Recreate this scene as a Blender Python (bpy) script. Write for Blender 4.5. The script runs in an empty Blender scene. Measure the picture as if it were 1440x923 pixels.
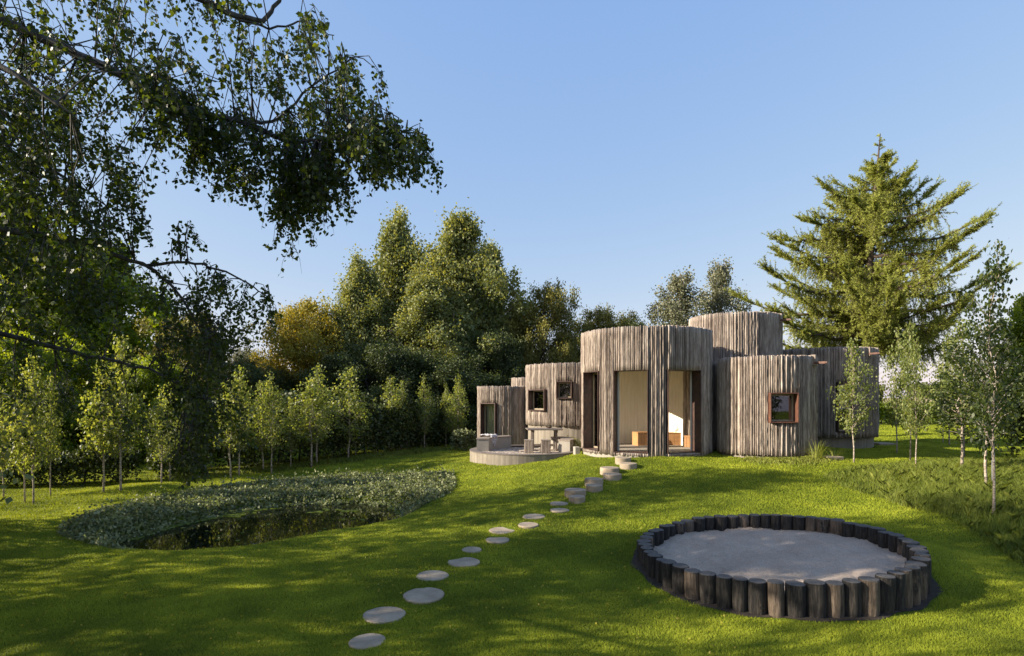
import bpy, bmesh, math, random
import numpy as np
random.seed(7)
rng = np.random.default_rng(11)
PI = math.pi
scene = bpy.context.scene
C = scene.collection
F, CX, CY, H = 790.0, 720.0, 560.0, 2.6       # photo focal length (px), principal column, horizon row, camera height


def W(px, py, Y):
    return ((px - CX) / F * Y, Y, H - (py - CY) / F * Y)


# ------------------------------------------------------------------ objects
def thing(name, label, cat, loc=(0, 0, 0), rotz=0, group=None):
    o = bpy.data.objects.new(name, None)
    C.objects.link(o)
    o.location = loc
    o.rotation_euler = (0, 0, rotz)
    o.empty_display_size = .2
    tag(o, label, cat, group)
    return o


def tag(o, label, cat=None, group=None, kind=None):
    if label: o['label'] = label
    if cat: o['category'] = cat
    if group: o['group'] = group
    if kind: o['kind'] = kind
    return o


def dup(root, loc, rotz=0, label=None, scale=(1, 1, 1)):
    r = root.copy()
    C.objects.link(r)
    r.location = loc
    r.rotation_euler = (0, 0, rotz)
    r.scale = scale
    if label: r['label'] = label
    for ch in list(root.children):
        c = ch.copy()
        C.objects.link(c)
        c.parent = r
        for g in ch.children:
            d = g.copy()
            C.objects.link(d)
            d.parent = c
    return r


def link(name, me, mat, parent=None):
    o = bpy.data.objects.new(name, me)
    C.objects.link(o)
    for m in (mat if isinstance(mat, (list, tuple)) else [mat]):
        me.materials.append(m)
    if parent is not None: o.parent = parent
    return o


def np_mesh(name, V, Fc, k, smooth=False, attrs=None):
    """V (n,3), Fc (m,k) uniform polygon size"""
    me = bpy.data.meshes.new(name)
    V = np.asarray(V, dtype=np.float32)
    Fc = np.asarray(Fc, dtype=np.int32)
    me.vertices.add(len(V))
    me.vertices.foreach_set('co', V.ravel())
    me.loops.add(Fc.size)
    me.loops.foreach_set('vertex_index', Fc.ravel())
    me.polygons.add(len(Fc))
    me.polygons.foreach_set('loop_start', np.arange(0, Fc.size, k, dtype=np.int32))
    me.polygons.foreach_set('loop_total', np.full(len(Fc), k, dtype=np.int32))
    if smooth: me.polygons.foreach_set('use_smooth', np.ones(len(Fc), dtype=bool))
    for nm, dom, arr in (attrs or []):
        a = me.attributes.new(nm, 'FLOAT', dom)
        a.data.foreach_set('value', np.asarray(arr, dtype=np.float32))
    me.update(calc_edges=True)
    return me


class MB:
    """collects polygons for one mesh"""
    def __init__(self):
        self.v = []; self.f = []; self.sm = []
    def add(self, vs, fs, smooth=False):
        n = len(self.v)
        self.v += [tuple(p) for p in vs]
        self.f += [tuple(i + n for i in f) for f in fs]
        self.sm += [smooth] * len(fs)
    def box(self, c, s, rz=0, bev=0):
        x, y, z = s[0] / 2, s[1] / 2, s[2] / 2
        b = min(bev, x * .9, y * .9, z * .9)
        ca, sa = math.cos(rz), math.sin(rz)
        P = []
        if b <= 0:
            for dz in (-z, z):
                for dx, dy in ((-x, -y), (x, -y), (x, y), (-x, y)): P.append((dx, dy, dz))
            fs = [(3, 2, 1, 0), (4, 5, 6, 7), (0, 1, 5, 4), (1, 2, 6, 5), (2, 3, 7, 6), (3, 0, 4, 7)]
        else:
            prof = [(-z, -b), (-z + b, 0), (z - b, 0), (z, -b)]
            def ringp(ex):
                X, Y = x + ex, y + ex
                return [(-X + b, -Y), (X - b, -Y), (X, -Y + b), (X, Y - b), (X - b, Y), (-X + b, Y), (-X, Y - b), (-X, -Y + b)]
            for zz, ex in prof: P += [(p[0], p[1], zz) for p in ringp(ex)]
            fs = [tuple(range(7, -1, -1)), tuple(24 + i for i in range(8))]
            for k in range(3):
                for i in range(8):
                    j = (i + 1) % 8
                    fs.append((k * 8 + i, k * 8 + j, k * 8 + 8 + j, k * 8 + 8 + i))
        self.add([(c[0] + p[0] * ca - p[1] * sa, c[1] + p[0] * sa + p[1] * ca, c[2] + p[2]) for p in P], fs)
    def tube(self, pts, rad, k=6, cap=True):
        pts = [np.array(p, float) for p in pts]
        n = len(pts)
        vs = []
        up = np.array((.13, .21, 1.0))
        for i, p in enumerate(pts):
            d = pts[min(i + 1, n - 1)] - pts[max(i - 1, 0)]
            d /= (np.linalg.norm(d) + 1e-9)
            a = np.cross(d, up)
            if np.linalg.norm(a) < .15: a = np.cross(d, (1, 0, 0))
            a /= np.linalg.norm(a)
            b = np.cross(d, a)
            r = rad[i] if hasattr(rad, '__len__') else rad
            for j in range(k):
                t = 2 * PI * j / k
                vs.append(p + r * (math.cos(t) * a + math.sin(t) * b))
        fs = []
        for i in range(n - 1):
            for j in range(k):
                jj = (j + 1) % k
                fs.append((i * k + j, i * k + jj, (i + 1) * k + jj, (i + 1) * k + j))
        if cap:
            fs.append(tuple(range(k - 1, -1, -1)))
            fs.append(tuple((n - 1) * k + j for j in range(k)))
        self.add(vs, fs, True)
    def arc(self, cx, cy, r0, r1, z0, z1, a0, a1, n):
        """solid curved block between two radii and two angles (a1-a0=2pi gives a closed ring)"""
        full = abs(a1 - a0 - 2 * PI) < 1e-6
        m = n if full else n + 1
        vs = []
        for i in range(m):
            a = a0 + (a1 - a0) * i / n
            c, s = math.cos(a), math.sin(a)
            for r, z in ((r0, z0), (r1, z0), (r1, z1), (r0, z1)):
                vs.append((cx + r * c, cy + r * s, z))
        fs = []
        for i in range(n):
            j = (i + 1) % m
            for q in range(4):
                p = (q + 1) % 4
                fs.append((i * 4 + q, i * 4 + p, j * 4 + p, j * 4 + q)[::-1])
        if not full:
            fs.append((0, 1, 2, 3)); fs.append(tuple(n * 4 + q for q in (3, 2, 1, 0)))
        self.add(vs, fs)
    def mesh(self, name):
        me = bpy.data.meshes.new(name)
        me.from_pydata(self.v, [], self.f)
        me.polygons.foreach_set('use_smooth', self.sm)
        me.update()
        return me
    def build(self, name, mat, parent=None):
        return link(name, self.mesh(name), mat, parent)


# ------------------------------------------------------------------ materials
class NT:
    def __init__(self, name):
        self.m = bpy.data.materials.new(name)
        self.m.use_nodes = True
        self.t = self.m.node_tree
        self.b = self.t.nodes['Principled BSDF']
        self.out = self.t.nodes['Material Output']
    def n(self, typ, **kw):
        nd = self.t.nodes.new(typ)
        for k, v in kw.items(): setattr(nd, k, v)
        return nd
    def l(self, a, b): self.t.links.new(a, b)
    def coord(self, kind='Object', scale=(1, 1, 1)):
        tc = self.n('ShaderNodeTexCoord'); mp = self.n('ShaderNodeMapping')
        mp.inputs['Scale'].default_value = scale
        self.l(tc.outputs[kind], mp.inputs[0])
        return mp.outputs[0]
    def noise(self, co, scale, detail=4, rough=.6):
        x = self.n('ShaderNodeTexNoise')
        x.inputs['Scale'].default_value = scale; x.inputs['Detail'].default_value = detail
        x.inputs['Roughness'].default_value = rough
        self.l(co, x.inputs['Vector'])
        return x.outputs['Fac']
    def ramp(self, fac, stops):
        r = self.n('ShaderNodeValToRGB')
        e = r.color_ramp.elements
        while len(e) < len(stops): e.new(.5)
        for i, (p, c) in enumerate(stops):
            e[i].position = p; e[i].color = (*c, 1)
        self.l(fac, r.inputs[0])
        return r.outputs[0]
    def mix(self, fac, a, b, mode='MIX'):
        x = self.n('ShaderNodeMix', data_type='RGBA', blend_type=mode)
        for s, v in ((x.inputs['Factor'], fac), (x.inputs[6], a), (x.inputs[7], b)):
            if hasattr(v, 'is_linked') or hasattr(v, 'links'): self.l(v, s)
            elif isinstance(v, (int, float)): s.default_value = v
            else: s.default_value = (*v, 1)
        return x.outputs[2]
    def bump(self, h, strength=.5, dist=.02, normal=None):
        b = self.n('ShaderNodeBump')
        b.inputs['Strength'].default_value = strength; b.inputs['Distance'].default_value = dist
        self.l(h, b.inputs['Height'])
        self.l(b.outputs[0], self.b.inputs['Normal'])
        return b.outputs[0]
    def attr(self, name):
        a = self.n('ShaderNodeAttribute', attribute_name=name)
        return a.outputs['Fac']
    def base(self, c):
        if isinstance(c, tuple): self.b.inputs['Base Color'].default_value = (*c, 1)
        else: self.l(c, self.b.inputs['Base Color'])
    def rough(self, v): self.b.inputs['Roughness'].default_value = v


def leaf_mat(name, stops, trans=.4, rough=.55, tcol=None, spec=.35, upmix=0.0):
    m = NT(name)
    t = m.attr('tint')
    col = m.ramp(t, stops)
    m.base(col); m.rough(rough)
    m.b.inputs['Specular IOR Level'].default_value = spec
    tr = m.n('ShaderNodeBsdfTranslucent')
    mul = m.mix(1.0, col, tcol or (1.5, 1.5, .6), 'MULTIPLY')
    m.l(mul, tr.inputs[0])
    if upmix > 0:
        g = m.n('ShaderNodeNewGeometry')
        vm = m.n('ShaderNodeMix', data_type='VECTOR')
        vm.inputs['Factor'].default_value = upmix
        m.l(g.outputs['Normal'], vm.inputs[4])
        vm.inputs[5].default_value = (0, 0, 1)
        nz = m.n('ShaderNodeVectorMath', operation='NORMALIZE')
        m.l(vm.outputs[1], nz.inputs[0])
        m.l(nz.outputs[0], m.b.inputs['Normal'])
    mx = m.n('ShaderNodeMixShader')
    mx.inputs[0].default_value = trans
    m.l(m.b.outputs[0], mx.inputs[1]); m.l(tr.outputs[0], mx.inputs[2])
    m.l(mx.outputs[0], m.out.inputs[0])
    return m.m


def ramp3(a, b, c): return [(0.0, a), (.5, b), (1.0, c)]

M = {}
M['grass'] = leaf_mat('grass', ramp3((.10, .135, .010), (.30, .345, .026), (.56, .57, .06)), .35, .6, (1.3, 1.2, .35), .2, .45)
M['tallgrass'] = leaf_mat('long grass', ramp3((.06, .09, .012), (.18, .215, .028), (.38, .38, .09)), .35, .55, (1.4, 1.3, .5), .25, .3)
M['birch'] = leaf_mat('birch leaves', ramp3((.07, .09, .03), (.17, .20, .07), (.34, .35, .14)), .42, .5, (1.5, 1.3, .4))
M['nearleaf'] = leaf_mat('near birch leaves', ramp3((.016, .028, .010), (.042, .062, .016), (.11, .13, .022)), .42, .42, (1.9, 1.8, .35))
M['youngleaf'] = leaf_mat('young birch leaves', ramp3((.07, .095, .025), (.17, .205, .06), (.33, .34, .12)), .5, .45, (1.6, 1.5, .45))
M['gold'] = leaf_mat('golden leaves', ramp3((.09, .085, .012), (.22, .20, .025), (.38, .33, .045)), .35, .55, (1.5, 1.2, .3))
M['dark'] = leaf_mat('dark foliage', ramp3((.018, .027, .008), (.048, .066, .017), (.12, .14, .035)), .22, .55, (1.3, 1.3, .4))  # dark leaf colour, also stands in for shade low under the tall trees
M['olive'] = leaf_mat('olive foliage', ramp3((.06, .065, .015), (.16, .155, .032), (.31, .28, .065)), .28, .55, (1.4, 1.2, .4))
M['silver'] = leaf_mat('silvery foliage', ramp3((.07, .078, .04), (.16, .165, .09), (.29, .28, .17)), .3, .55, (1.2, 1.1, .7))
M['larch'] = leaf_mat('larch needles', [(0, (.12, .075, .03)), (.15, (.13, .13, .022)), (.5, (.25, .28, .045)), (1, (.40, .42, .09))], .3, .6, (1.3, 1.2, .4))
M['lime'] = leaf_mat('yellow green leaves', ramp3((.06, .09, .010), (.14, .19, .020), (.28, .32, .035)), .5, .5, (1.7, 1.6, .3))
M['cover'] = leaf_mat('pond plants', ramp3((.05, .062, .024), (.15, .165, .07), (.34, .35, .18)), .25, .6, (1.2, 1.3, .5), .3, .1)


def bark(name, a, b, c, scale=(3, 3, 14), s=2.0):
    m = NT(name)
    co = m.coord('Object', scale)
    f = m.noise(co, s, 5, .7)
    m.base(m.ramp(f, [(.35, a), (.5, b), (.65, c)])); m.rough(.85)
    m.bump(f, .5, .02)
    return m.m
M['whitebark'] = bark('birch bark', (.05, .04, .035), (.34, .27, .21), (.55, .49, .42))
M['darkbark'] = bark('dark bark', (.015, .014, .013), (.04, .036, .032), (.09, .08, .07), (6, 6, 1.5))
M['brownbark'] = bark('brown bark', (.02, .014, .01), (.06, .042, .03), (.12, .09, .065), (6, 6, 1.5))
M['stake'] = bark('galvanised stake', (.10, .10, .10), (.16, .16, .16), (.22, .22, .22))

# terrain
m = NT('ground')
co = m.coord('Object')
fn = m.noise(co, 2.2, 6, .7); big = m.noise(co, .35, 3, .5)
fine = m.noise(co, 60, 3, .8)
g = m.ramp(fn, [(.3, (.05, .08, .006)), (.5, (.09, .125, .008)), (.7, (.14, .17, .012))])
g = m.mix(m.ramp(big, [(.35, (0, 0, 0)), (.65, (1, 1, 1))]), g, (.11, .14, .012))
field = m.ramp(fn, [(.3, (.34, .25, .13)), (.7, (.45, .35, .2))])
col = m.mix(m.attr('field'), g, field)
mud = m.ramp(fn, [(.3, (.012, .010, .006)), (.7, (.03, .026, .014))])
col = m.mix(m.attr('mud'), col, mud)
m.base(col); m.rough(.95); m.b.inputs['Specular IOR Level'].default_value = .1
m.bump(fine, .6, .03)
M['ground'] = m.m

# weathered cladding wood
m = NT('weathered slats')
co = m.coord('Object', (1, 1, .10))
f1 = m.noise(co, 26, 5, .7)
co2 = m.coord('Object', (1, 1, .16))
f2 = m.noise(co2, 7, 5, .75)
t = m.attr('tint')
c1 = m.ramp(f1, [(.28, (.15, .115, .09)), (.42, (.42, .345, .28)), (.6, (.60, .51, .425)), (.8, (.74, .66, .56))])
c2 = m.mix(m.ramp(f2, [(.42, (0, 0, 0)), (.56, (1, 1, 1))]), c1, m.mix(1.0, c1, (.62, .60, .60), 'MULTIPLY'))
c3 = m.mix(m.ramp(t, [(0, (1, 1, 1)), (1, (0, 0, 0))]), c2, m.mix(1.0, c2, (.62, .59, .57), 'MULTIPLY'))
m.base(c3); m.rough(.85)
m.bump(m.noise(m.coord('Object', (1, 1, .2)), 45, 4, .8), .9, .02)
M['slat'] = m.m


def wood(name, cols, scale=(1, 1, 6), s=6, rough=.6, bump=.3):
    m = NT(name)
    f = m.noise(m.coord('Object', scale), s, 6, .65)
    m.base(m.ramp(f, [(.3, cols[0]), (.5, cols[1]), (.7, cols[2])])); m.rough(rough)
    m.bump(f, bump, .01)
    return m.m
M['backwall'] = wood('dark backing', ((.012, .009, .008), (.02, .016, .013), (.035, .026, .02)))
M['rust'] = wood('weathering steel', ((.018, .009, .007), (.042, .018, .012), (.08, .034, .02)), (1, 1, 1), 7, .6)
M['rustbright'] = wood('bright weathering steel', ((.06, .026, .016), (.11, .044, .025), (.17, .072, .04)), (1, 1, 1), 7, .6)
M['framewood'] = wood('window wood', ((.22, .17, .11), (.30, .24, .16), (.36, .29, .2)), (1, 1, .3), 20)
M['cream'] = wood('cream boards', ((.76, .68, .53), (.82, .75, .60), (.86, .80, .66)), (1, 1, .15), 12, .6, .1)
M['orange'] = wood('oiled bench wood', ((.32, .155, .06), (.43, .22, .09), (.52, .29, .13)), (.6, 5, 5), 5, .45)
M['greywood'] = wood('grey outdoor wood', ((.14, .11, .085), (.24, .19, .15), (.36, .30, .24)), (1, 1, .3), 24, .8)
M['capwood'] = wood('dark rim boards', ((.09, .07, .055), (.15, .12, .10), (.22, .18, .15)), (3, 3, 3), 8, .8)
M['roof'] = wood('roof felt', ((.05, .05, .05), (.07, .07, .07), (.1, .1, .1)), (1, 1, 1), 10, .9)


def concrete(name, lo, hi, form=False, wave=0):
    m = NT(name)
    co = m.coord('Object')
    f = m.noise(co, 3, 8, .7); g2 = m.noise(co, 60, 3, .8)
    c = m.ramp(f, [(.3, lo), (.7, hi)])
    c = m.mix(m.ramp(g2, [(.3, (0, 0, 0)), (.75, (.5, .5, .5))]), c, tuple(x * .6 for x in lo))
    if form:
        f3 = m.noise(m.coord('Object', (1, 1, .06)), 11, 3, .6)
        c = m.mix(m.ramp(f3, [(.4, (0, 0, 0)), (.6, (.55, .55, .55))]), c, tuple(x * .55 for x in lo))
    m.base(c); m.rough(.85); m.bump(g2, .35, .006)
    return m.m
M['concrete'] = concrete('board marked concrete', (.24, .20, .155), (.36, .31, .245), True)
M['slab'] = concrete('floor slab', (.30, .265, .22), (.40, .36, .30))
M['stone'] = concrete('stepping stone concrete', (.24, .185, .125), (.50, .40, .29))

m = NT('gravel')
vor = m.n('ShaderNodeTexVoronoi'); vor.inputs['Scale'].default_value = 28
m.l(m.coord('Object'), vor.inputs['Vector'])
m.base(m.ramp(vor.outputs['Color'], [(.2, (.26, .20, .15)), (.8, (.52, .44, .36))])); m.rough(.9)
m.bump(vor.outputs['Distance'], 1.0, .03)
M['gravel'] = m.m

m = NT('sand')
co = m.coord('Object')
f = m.noise(co, 1.6, 6, .7); h = m.noise(co, 7, 6, .8); g3 = m.noise(co, 55, 3, .9)
c = m.ramp(f, [(.3, (.44, .335, .25)), (.7, (.66, .52, .405))])
c = m.mix(m.ramp(g3, [(.35, (.6, .6, .6)), (.6, (0, 0, 0))]), c, (.20, .15, .11))
m.base(c); m.rough(.95)
ad = m.n('ShaderNodeMath', operation='ADD'); m.l(h, ad.inputs[0]); m.l(g3, ad.inputs[1])
m.bump(ad.outputs[0], .9, .022)
M['sand'] = m.m

m = NT('charred log side')
oi = m.n('ShaderNodeObjectInfo')
f = m.noise(m.coord('Object', (1, 1, .12)), 34, 6, .75)
f2 = m.noise(m.coord('Object', (1, 1, .5)), 6, 4, .7)
dk = m.ramp(f, [(.3, (.006, .005, .005)), (.5, (.025, .021, .018)), (.68, (.085, .07, .056)), (.85, (.2, .17, .14))])
lt = m.ramp(f, [(.3, (.04, .028, .018)), (.5, (.16, .115, .08)), (.75, (.36, .27, .20))])
mxf = m.n('ShaderNodeMath', operation='ADD')
pw = m.n('ShaderNodeMath', operation='POWER'); m.l(oi.outputs['Random'], pw.inputs[0]); pw.inputs[1].default_value = 3
m.l(pw.outputs[0], mxf.inputs[0]); m.l(f2, mxf.inputs[1])
c = m.mix(m.ramp(mxf.outputs[0], [(.9, (0, 0, 0)), (1.0, (.8, .8, .8))]), dk, lt)
m.base(c); m.rough(.9); m.bump(f, 1.0, .05)
M['log'] = m.m
m = NT('log end')
f = m.noise(m.coord('Object'), 25, 5, .8)
m.base(m.ramp(f, [(.3, (.035, .03, .026)), (.7, (.13, .118, .105))])); m.rough(.85); m.bump(f, .6, .01)
M['logend'] = m.m
M['soil'] = wood('soil', ((.012, .009, .006), (.028, .02, .013), (.06, .04, .025)), (1, 1, 1), 20, .95, .8)
M['cushion'] = wood('cushion cloth', ((.50, .45, .38), (.56, .51, .44), (.6, .55, .48)), (1, 1, 1), 30, .9, .2)
m = NT('throw cloth')
ck = m.n('ShaderNodeTexWave'); ck.inputs['Scale'].default_value = 9; ck.inputs['Distortion'].default_value = 1.5
m.l(m.coord('Object'), ck.inputs['Vector'])
m.base(m.ramp(ck.outputs['Fac'], [(.3, (.28, .25, .26)), (.6, (.62, .58, .57))])); m.rough(.9)
M['throw'] = m.m
M['curtain_reflection'] = wood('pale curtain', ((.42, .42, .27), (.50, .50, .34), (.56, .56, .4)), (1, 1, .05), 30, .9, .2)
M['room'] = wood('dim room', ((.03, .026, .022), (.04, .035, .03), (.05, .045, .04)), (1, 1, 1), 4, .9)  # dimness of the rooms is put into this near-black colour

m = NT('pane glass')
m.t.nodes.remove(m.b)
tr = m.n('ShaderNodeBsdfTransparent'); gl = m.n('ShaderNodeBsdfGlossy'); gl.inputs['Roughness'].default_value = .02
lw = m.n('ShaderNodeFresnel'); lw.inputs['IOR'].default_value = 1.5
mu = m.n('ShaderNodeMath', operation='MULTIPLY_ADD'); m.l(lw.outputs[0], mu.inputs[0]); mu.inputs[1].default_value = 1.2; mu.inputs[2].default_value = .02
mx = m.n('ShaderNodeMixShader'); m.l(mu.outputs[0], mx.inputs[0]); m.l(tr.outputs[0], mx.inputs[1]); m.l(gl.outputs[0], mx.inputs[2])
m.l(mx.outputs[0], m.out.inputs[0])
M['glass'] = m.m

m = NT('pond water')
m.base((.006, .008, .004)); m.rough(.03)
m.b.inputs['IOR'].default_value = 1.33
f = m.noise(m.coord('Object'), 2.5, 2, .5)
m.bump(f, .04, .02)
M['water'] = m.m

# ------------------------------------------------------------------ terrain heights
CP = [(0, 2, -.05), (-6, 3, -.05), (6, 3, 0), (0, 5.66, 0), (-8, 6, 0), (3.9, 6.3, 0), (3.9, 8.5, .1), (3.9, 10.6, .24), (6.15, 8.4, .25), (1.6, 8.5, -.02), (2.4, 7.0, -.03), (5.4, 7.0, .1),
      (-1.5, 6.75, .02), (-.76, 8.8, .08), (.3, 10.6, .22), (1.0, 11.8, .34), (1.97, 13.5, .56), (3.1, 15.3, .9),
      (4.1, 15.6, .94), (7, 15, .93), (4, 17.5, .93), (7.5, 19, .95), (11, 18.3, .95), (11, 21, .95), (2.2, 17.4, .86), (1.3, 17.0, .72), (.2, 16.9, .56), (-.9, 17.6, .5),
      (-1.6, 19, .45), (-2, 21, .38), (-3.5, 20, .25), (-4, 24, .15), (-2.5, 28, .1), (0, 28, .3), (3, 26, .7), (.43, 19, .6), (1.5, 18.5, .7), (2.5, 20, .85), (2, 22.5, .9), (-.3, 23, .5),
      (-6, 9.5, 0), (-4, 10.2, 0), (-2.4, 11.8, .03), (-1.2, 15, .2), (-9, 11, 0), (-9.5, 14, 0), (-8.4, 16.2, .02), (-6, 18.5, .05), (-3.2, 18, .15),
      (-12.5, 14.5, 0), (-14, 12, 0), (-11, 20, 0), (-8, 24, .05), (-5, 27, .1), (-20, 10, 0), (-20, 25, 0), (-10, 35, .2), (0, 40, .6), (-20, 2, 0),
      (7.7, 13, .63), (7.9, 11.2, .4), (7.9, 9.8, .30), (7.5, 8.3, .18), (7.5, 6.2, .08), (8.6, 10, .52), (10.1, 12, .69), (9.5, 13.3, .87), (10.6, 15, .91), (8.9, 14.6, .92), (12, 17.5, .9),
      (15.5, 20, .88), (15.4, 22, .87), (13.3, 16.5, .87), (12, 9, .6), (9.6, 8, .42), (16, 12, .9), (20, 8, .8), (14, 30, 1.0), (25, 30, 1.0), (25, 50, 1.3), (0, 60, 1.0), (-30, 50, .5), (45, 40, 1.2),
      (0, 95, 1.5), (60, 90, 1.7), (-60, 90, 1.0), (-50, 20, .3), (50, 10, .9), (-40, -10, 0), (0, -15, 0), (40, -15, .3)]
cp = np.array(CP, float)


def _U(r2): return np.where(r2 > 1e-9, r2 * np.log(r2 + 1e-12), 0)


_n = len(cp)
_K = _U(((cp[:, None, :2] - cp[None, :, :2]) ** 2).sum(-1)) + np.eye(_n) * .4
_P = np.hstack([np.ones((_n, 1)), cp[:, :2]])
_A = np.zeros((_n + 3, _n + 3)); _A[:_n, :_n] = _K; _A[:_n, _n:] = _P; _A[_n:, :_n] = _P.T
_w = np.linalg.solve(_A, np.concatenate([cp[:, 2], np.zeros(3)]))

POND = np.array([(-8.75, 10.85), (-7.6, 10.0), (-6.45, 9.75), (-4.95, 9.95), (-4.0, 10.7), (-2.9, 11.6), (-2.0, 13.2), (-1.55, 15.2), (-1.9, 17.0), (-3.4, 18.0), (-6.0, 18.0), (-8.2, 16.2), (-9.3, 13.6), (-9.3, 11.9)])
WATER = np.array([(-7.1, 10.35), (-6.3, 9.95), (-5.0, 10.1), (-4.0, 10.85), (-3.0, 11.75), (-2.6, 12.7), (-3.0, 14.0), (-4.4, 14.4), (-6.0, 13.9), (-7.0, 12.4), (-7.3, 11.2)])


def smoothpoly(P, n=6):
    out = []
    N = len(P)
    for i in range(N):
        p0, p1, p2, p3 = P[i - 1], P[i], P[(i + 1) % N], P[(i + 2) % N]
        for k in range(n):
            t = k / n
            out.append(.5 * ((2 * p1) + (-p0 + p2) * t + (2 * p0 - 5 * p1 + 4 * p2 - p3) * t * t + (-p0 + 3 * p1 - 3 * p2 + p3) * t ** 3))
    return np.array(out)


POND = smoothpoly(POND); WATER = smoothpoly(WATER)


def sdist(P, x, y):
    """signed distance to polygon, positive inside"""
    x = np.asarray(x, float); y = np.asarray(y, float)
    d = np.full(x.shape, 1e9); ins = np.zeros(x.shape, bool)
    N = len(P)
    for i in range(N):
        a, b = P[i], P[(i + 1) % N]
        e = b - a
        t = np.clip(((x - a[0]) * e[0] + (y - a[1]) * e[1]) / (e @ e + 1e-12), 0, 1)
        d = np.minimum(d, np.hypot(x - a[0] - t * e[0], y - a[1] - t * e[1]))
        c = ((a[1] > y) != (b[1] > y)) & (x < (b[0] - a[0]) * (y - a[1]) / (b[1] - a[1] + 1e-12) + a[0])
        ins ^= c
    return np.where(ins, d, -d)


def sstep(a, b, x):
    t = np.clip((x - a) / (b - a), 0, 1)
    return t * t * (3 - 2 * t)


RING = (3.89, 8.46, 1.84)
TILT = .068
HOUSE = {  # centre x, y, radius, bottom, top of cladding
    'A': (4.15, 17.51, 1.96, 1.00, 4.61),
    'B': (7.39, 16.41, 1.32, 1.06, 3.75),
    'C': (7.73, 19.52, 1.49, 1.10, 5.38),
    'D': (11.2, 20.30, 1.70, 1.31, 4.30),
    'E': (2.57, 22.6, 2.00, 1.58, 3.90),
    'F': (-.33, 23.5, 1.10, .56, 3.08),
    'G': (1.5, 26.8, 1.50, .90, 3.55),
    'H1': (6.35, 18.05, .80, 1.0, 3.70),
    'H2': (3.4, 20.3, .80, 1.0, 3.6),
}
PAT = (.43, 19.0, 1.85)
WL = -.14


def GZ(x, y):
    x = np.asarray(x, float); y = np.asarray(y, float)
    shp = x.shape
    x = x.ravel(); y = y.ravel()
    z = np.empty(len(x))
    for s in range(0, len(x), 20000):
        xx, yy = x[s:s + 20000], y[s:s + 20000]
        K = _U((xx[:, None] - cp[:, 0]) ** 2 + (yy[:, None] - cp[:, 1]) ** 2)
        z[s:s + 20000] = K @ _w[:_n] + _w[_n] + _w[_n + 1] * xx + _w[_n + 2] * yy
    r = np.hypot(x, y)
    far = 1.0 + 1.45 * (1 - np.exp(-r / 150))
    k = sstep(45, 90, r)
    z = z * (1 - k) + far * k
    # little hump behind the pond, gentle bank under the long grass
    z += .16 * np.exp(-(((x + 9.9) / 1.3) ** 2 + ((y - 15.9) / .7) ** 2))
    z += .03 * np.sin(x * 1.7 + 1) * np.sin(y * 1.3) * sstep(3, 8, r) * (1 - k) + .012 * np.sin(x * 4.1) * np.sin(y * 3.7 + x)
    near = (x > -12) & (x < 0) & (y > 8) & (y < 20)
    if near.any():
        d = sdist(WATER, x[near], y[near])
        z[near] -= .62 * sstep(-.55, .35, d) * sstep(-.1, .3, sdist(POND, x[near], y[near]) + .15)
    rr = np.hypot(x - RING[0], y - RING[1])
    z = np.where(rr < RING[2], np.minimum(z, z * 0 + .02 + .068 * (x - RING[0])), z)
    for c in HOUSE.values():
        q = np.hypot(x - c[0], y - c[1])
        z = np.where(q < c[2] - .15, np.minimum(z, .45), z)
    q = np.hypot(x - PAT[0], y - PAT[1])
    z = np.where(q < PAT[2] - .1, np.minimum(z, .6), z)
    return z.reshape(shp)


def gz(x, y): return float(GZ(np.array([x]), np.array([y]))[0])


def hit(px, py):
    """ground point seen at a photo pixel"""
    Y = np.arange(3.5, 60, .02)
    X = (px - CX) / F * Y
    z = GZ(X, Y)
    ray = H - (py - CY) / F * Y
    i = np.argmax(z >= ray)
    return X[i], Y[i], z[i]


def axis(a, b, st, far, k):
    core = list(np.arange(a, b + 1e-6, st))
    lo = []; x = a; s = st
    while x > -far:
        s *= k; x -= s; lo.append(x)
    hi = []; x = b; s = st
    while x < far:
        s *= k; x += s; hi.append(x)
    return np.array(lo[::-1] + core + hi)


xs = axis(-16, 17, .13, 2600, 1.12)
ys = axis(4, 26, .13, 2600, 1.12)
ys = ys[ys > -60]
gx, gy = np.meshgrid(xs, ys)
gzz = GZ(gx, gy)
nx, ny = len(xs), len(ys)
idx = np.arange(nx * ny).reshape(ny, nx)
faces = np.stack([idx[:-1, :-1], idx[:-1, 1:], idx[1:, 1:], idx[1:, :-1]], -1).reshape(-1, 4)
V = np.stack([gx, gy, gzz], -1).reshape(-1, 3)
fieldv = (sstep(62, 66, gy + .1 * gx) * sstep(0, 8, gx - 10 + 0 * gy)).ravel() + (sstep(120, 130, gy)).ravel()
mudv = sstep(-.12, .10, sdist(WATER, gx.ravel(), gy.ravel()) + .25)
rr = np.hypot(gx - RING[0], gy - RING[1]).ravel()
me = np_mesh('ground', V, faces, 4, True, [('field', 'POINT', np.clip(fieldv, 0, 1)), ('mud', 'POINT', mudv)])
tag(link('ground', me, M['ground']), None, None, kind='structure')

# pond water
wp = smoothpoly(np.array([(-7.6, 10.3), (-6.3, 9.8), (-5.0, 9.9), (-3.8, 10.6), (-2.8, 11.5), (-2.3, 12.7), (-2.7, 14.3), (-4.4, 14.8), (-6.2, 14.2), (-7.4, 12.6), (-7.7, 11.1)]))
me = bpy.data.meshes.new('pond_water')
me.from_pydata([(p[0], p[1], WL) for p in wp], [], [tuple(range(len(wp)))])
tag(link('water', me, M['water']), None, None, kind='structure')


# ------------------------------------------------------------------ foliage helpers
def unit(v): return v / (np.linalg.norm(v, axis=-1, keepdims=True) + 1e-9)


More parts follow.
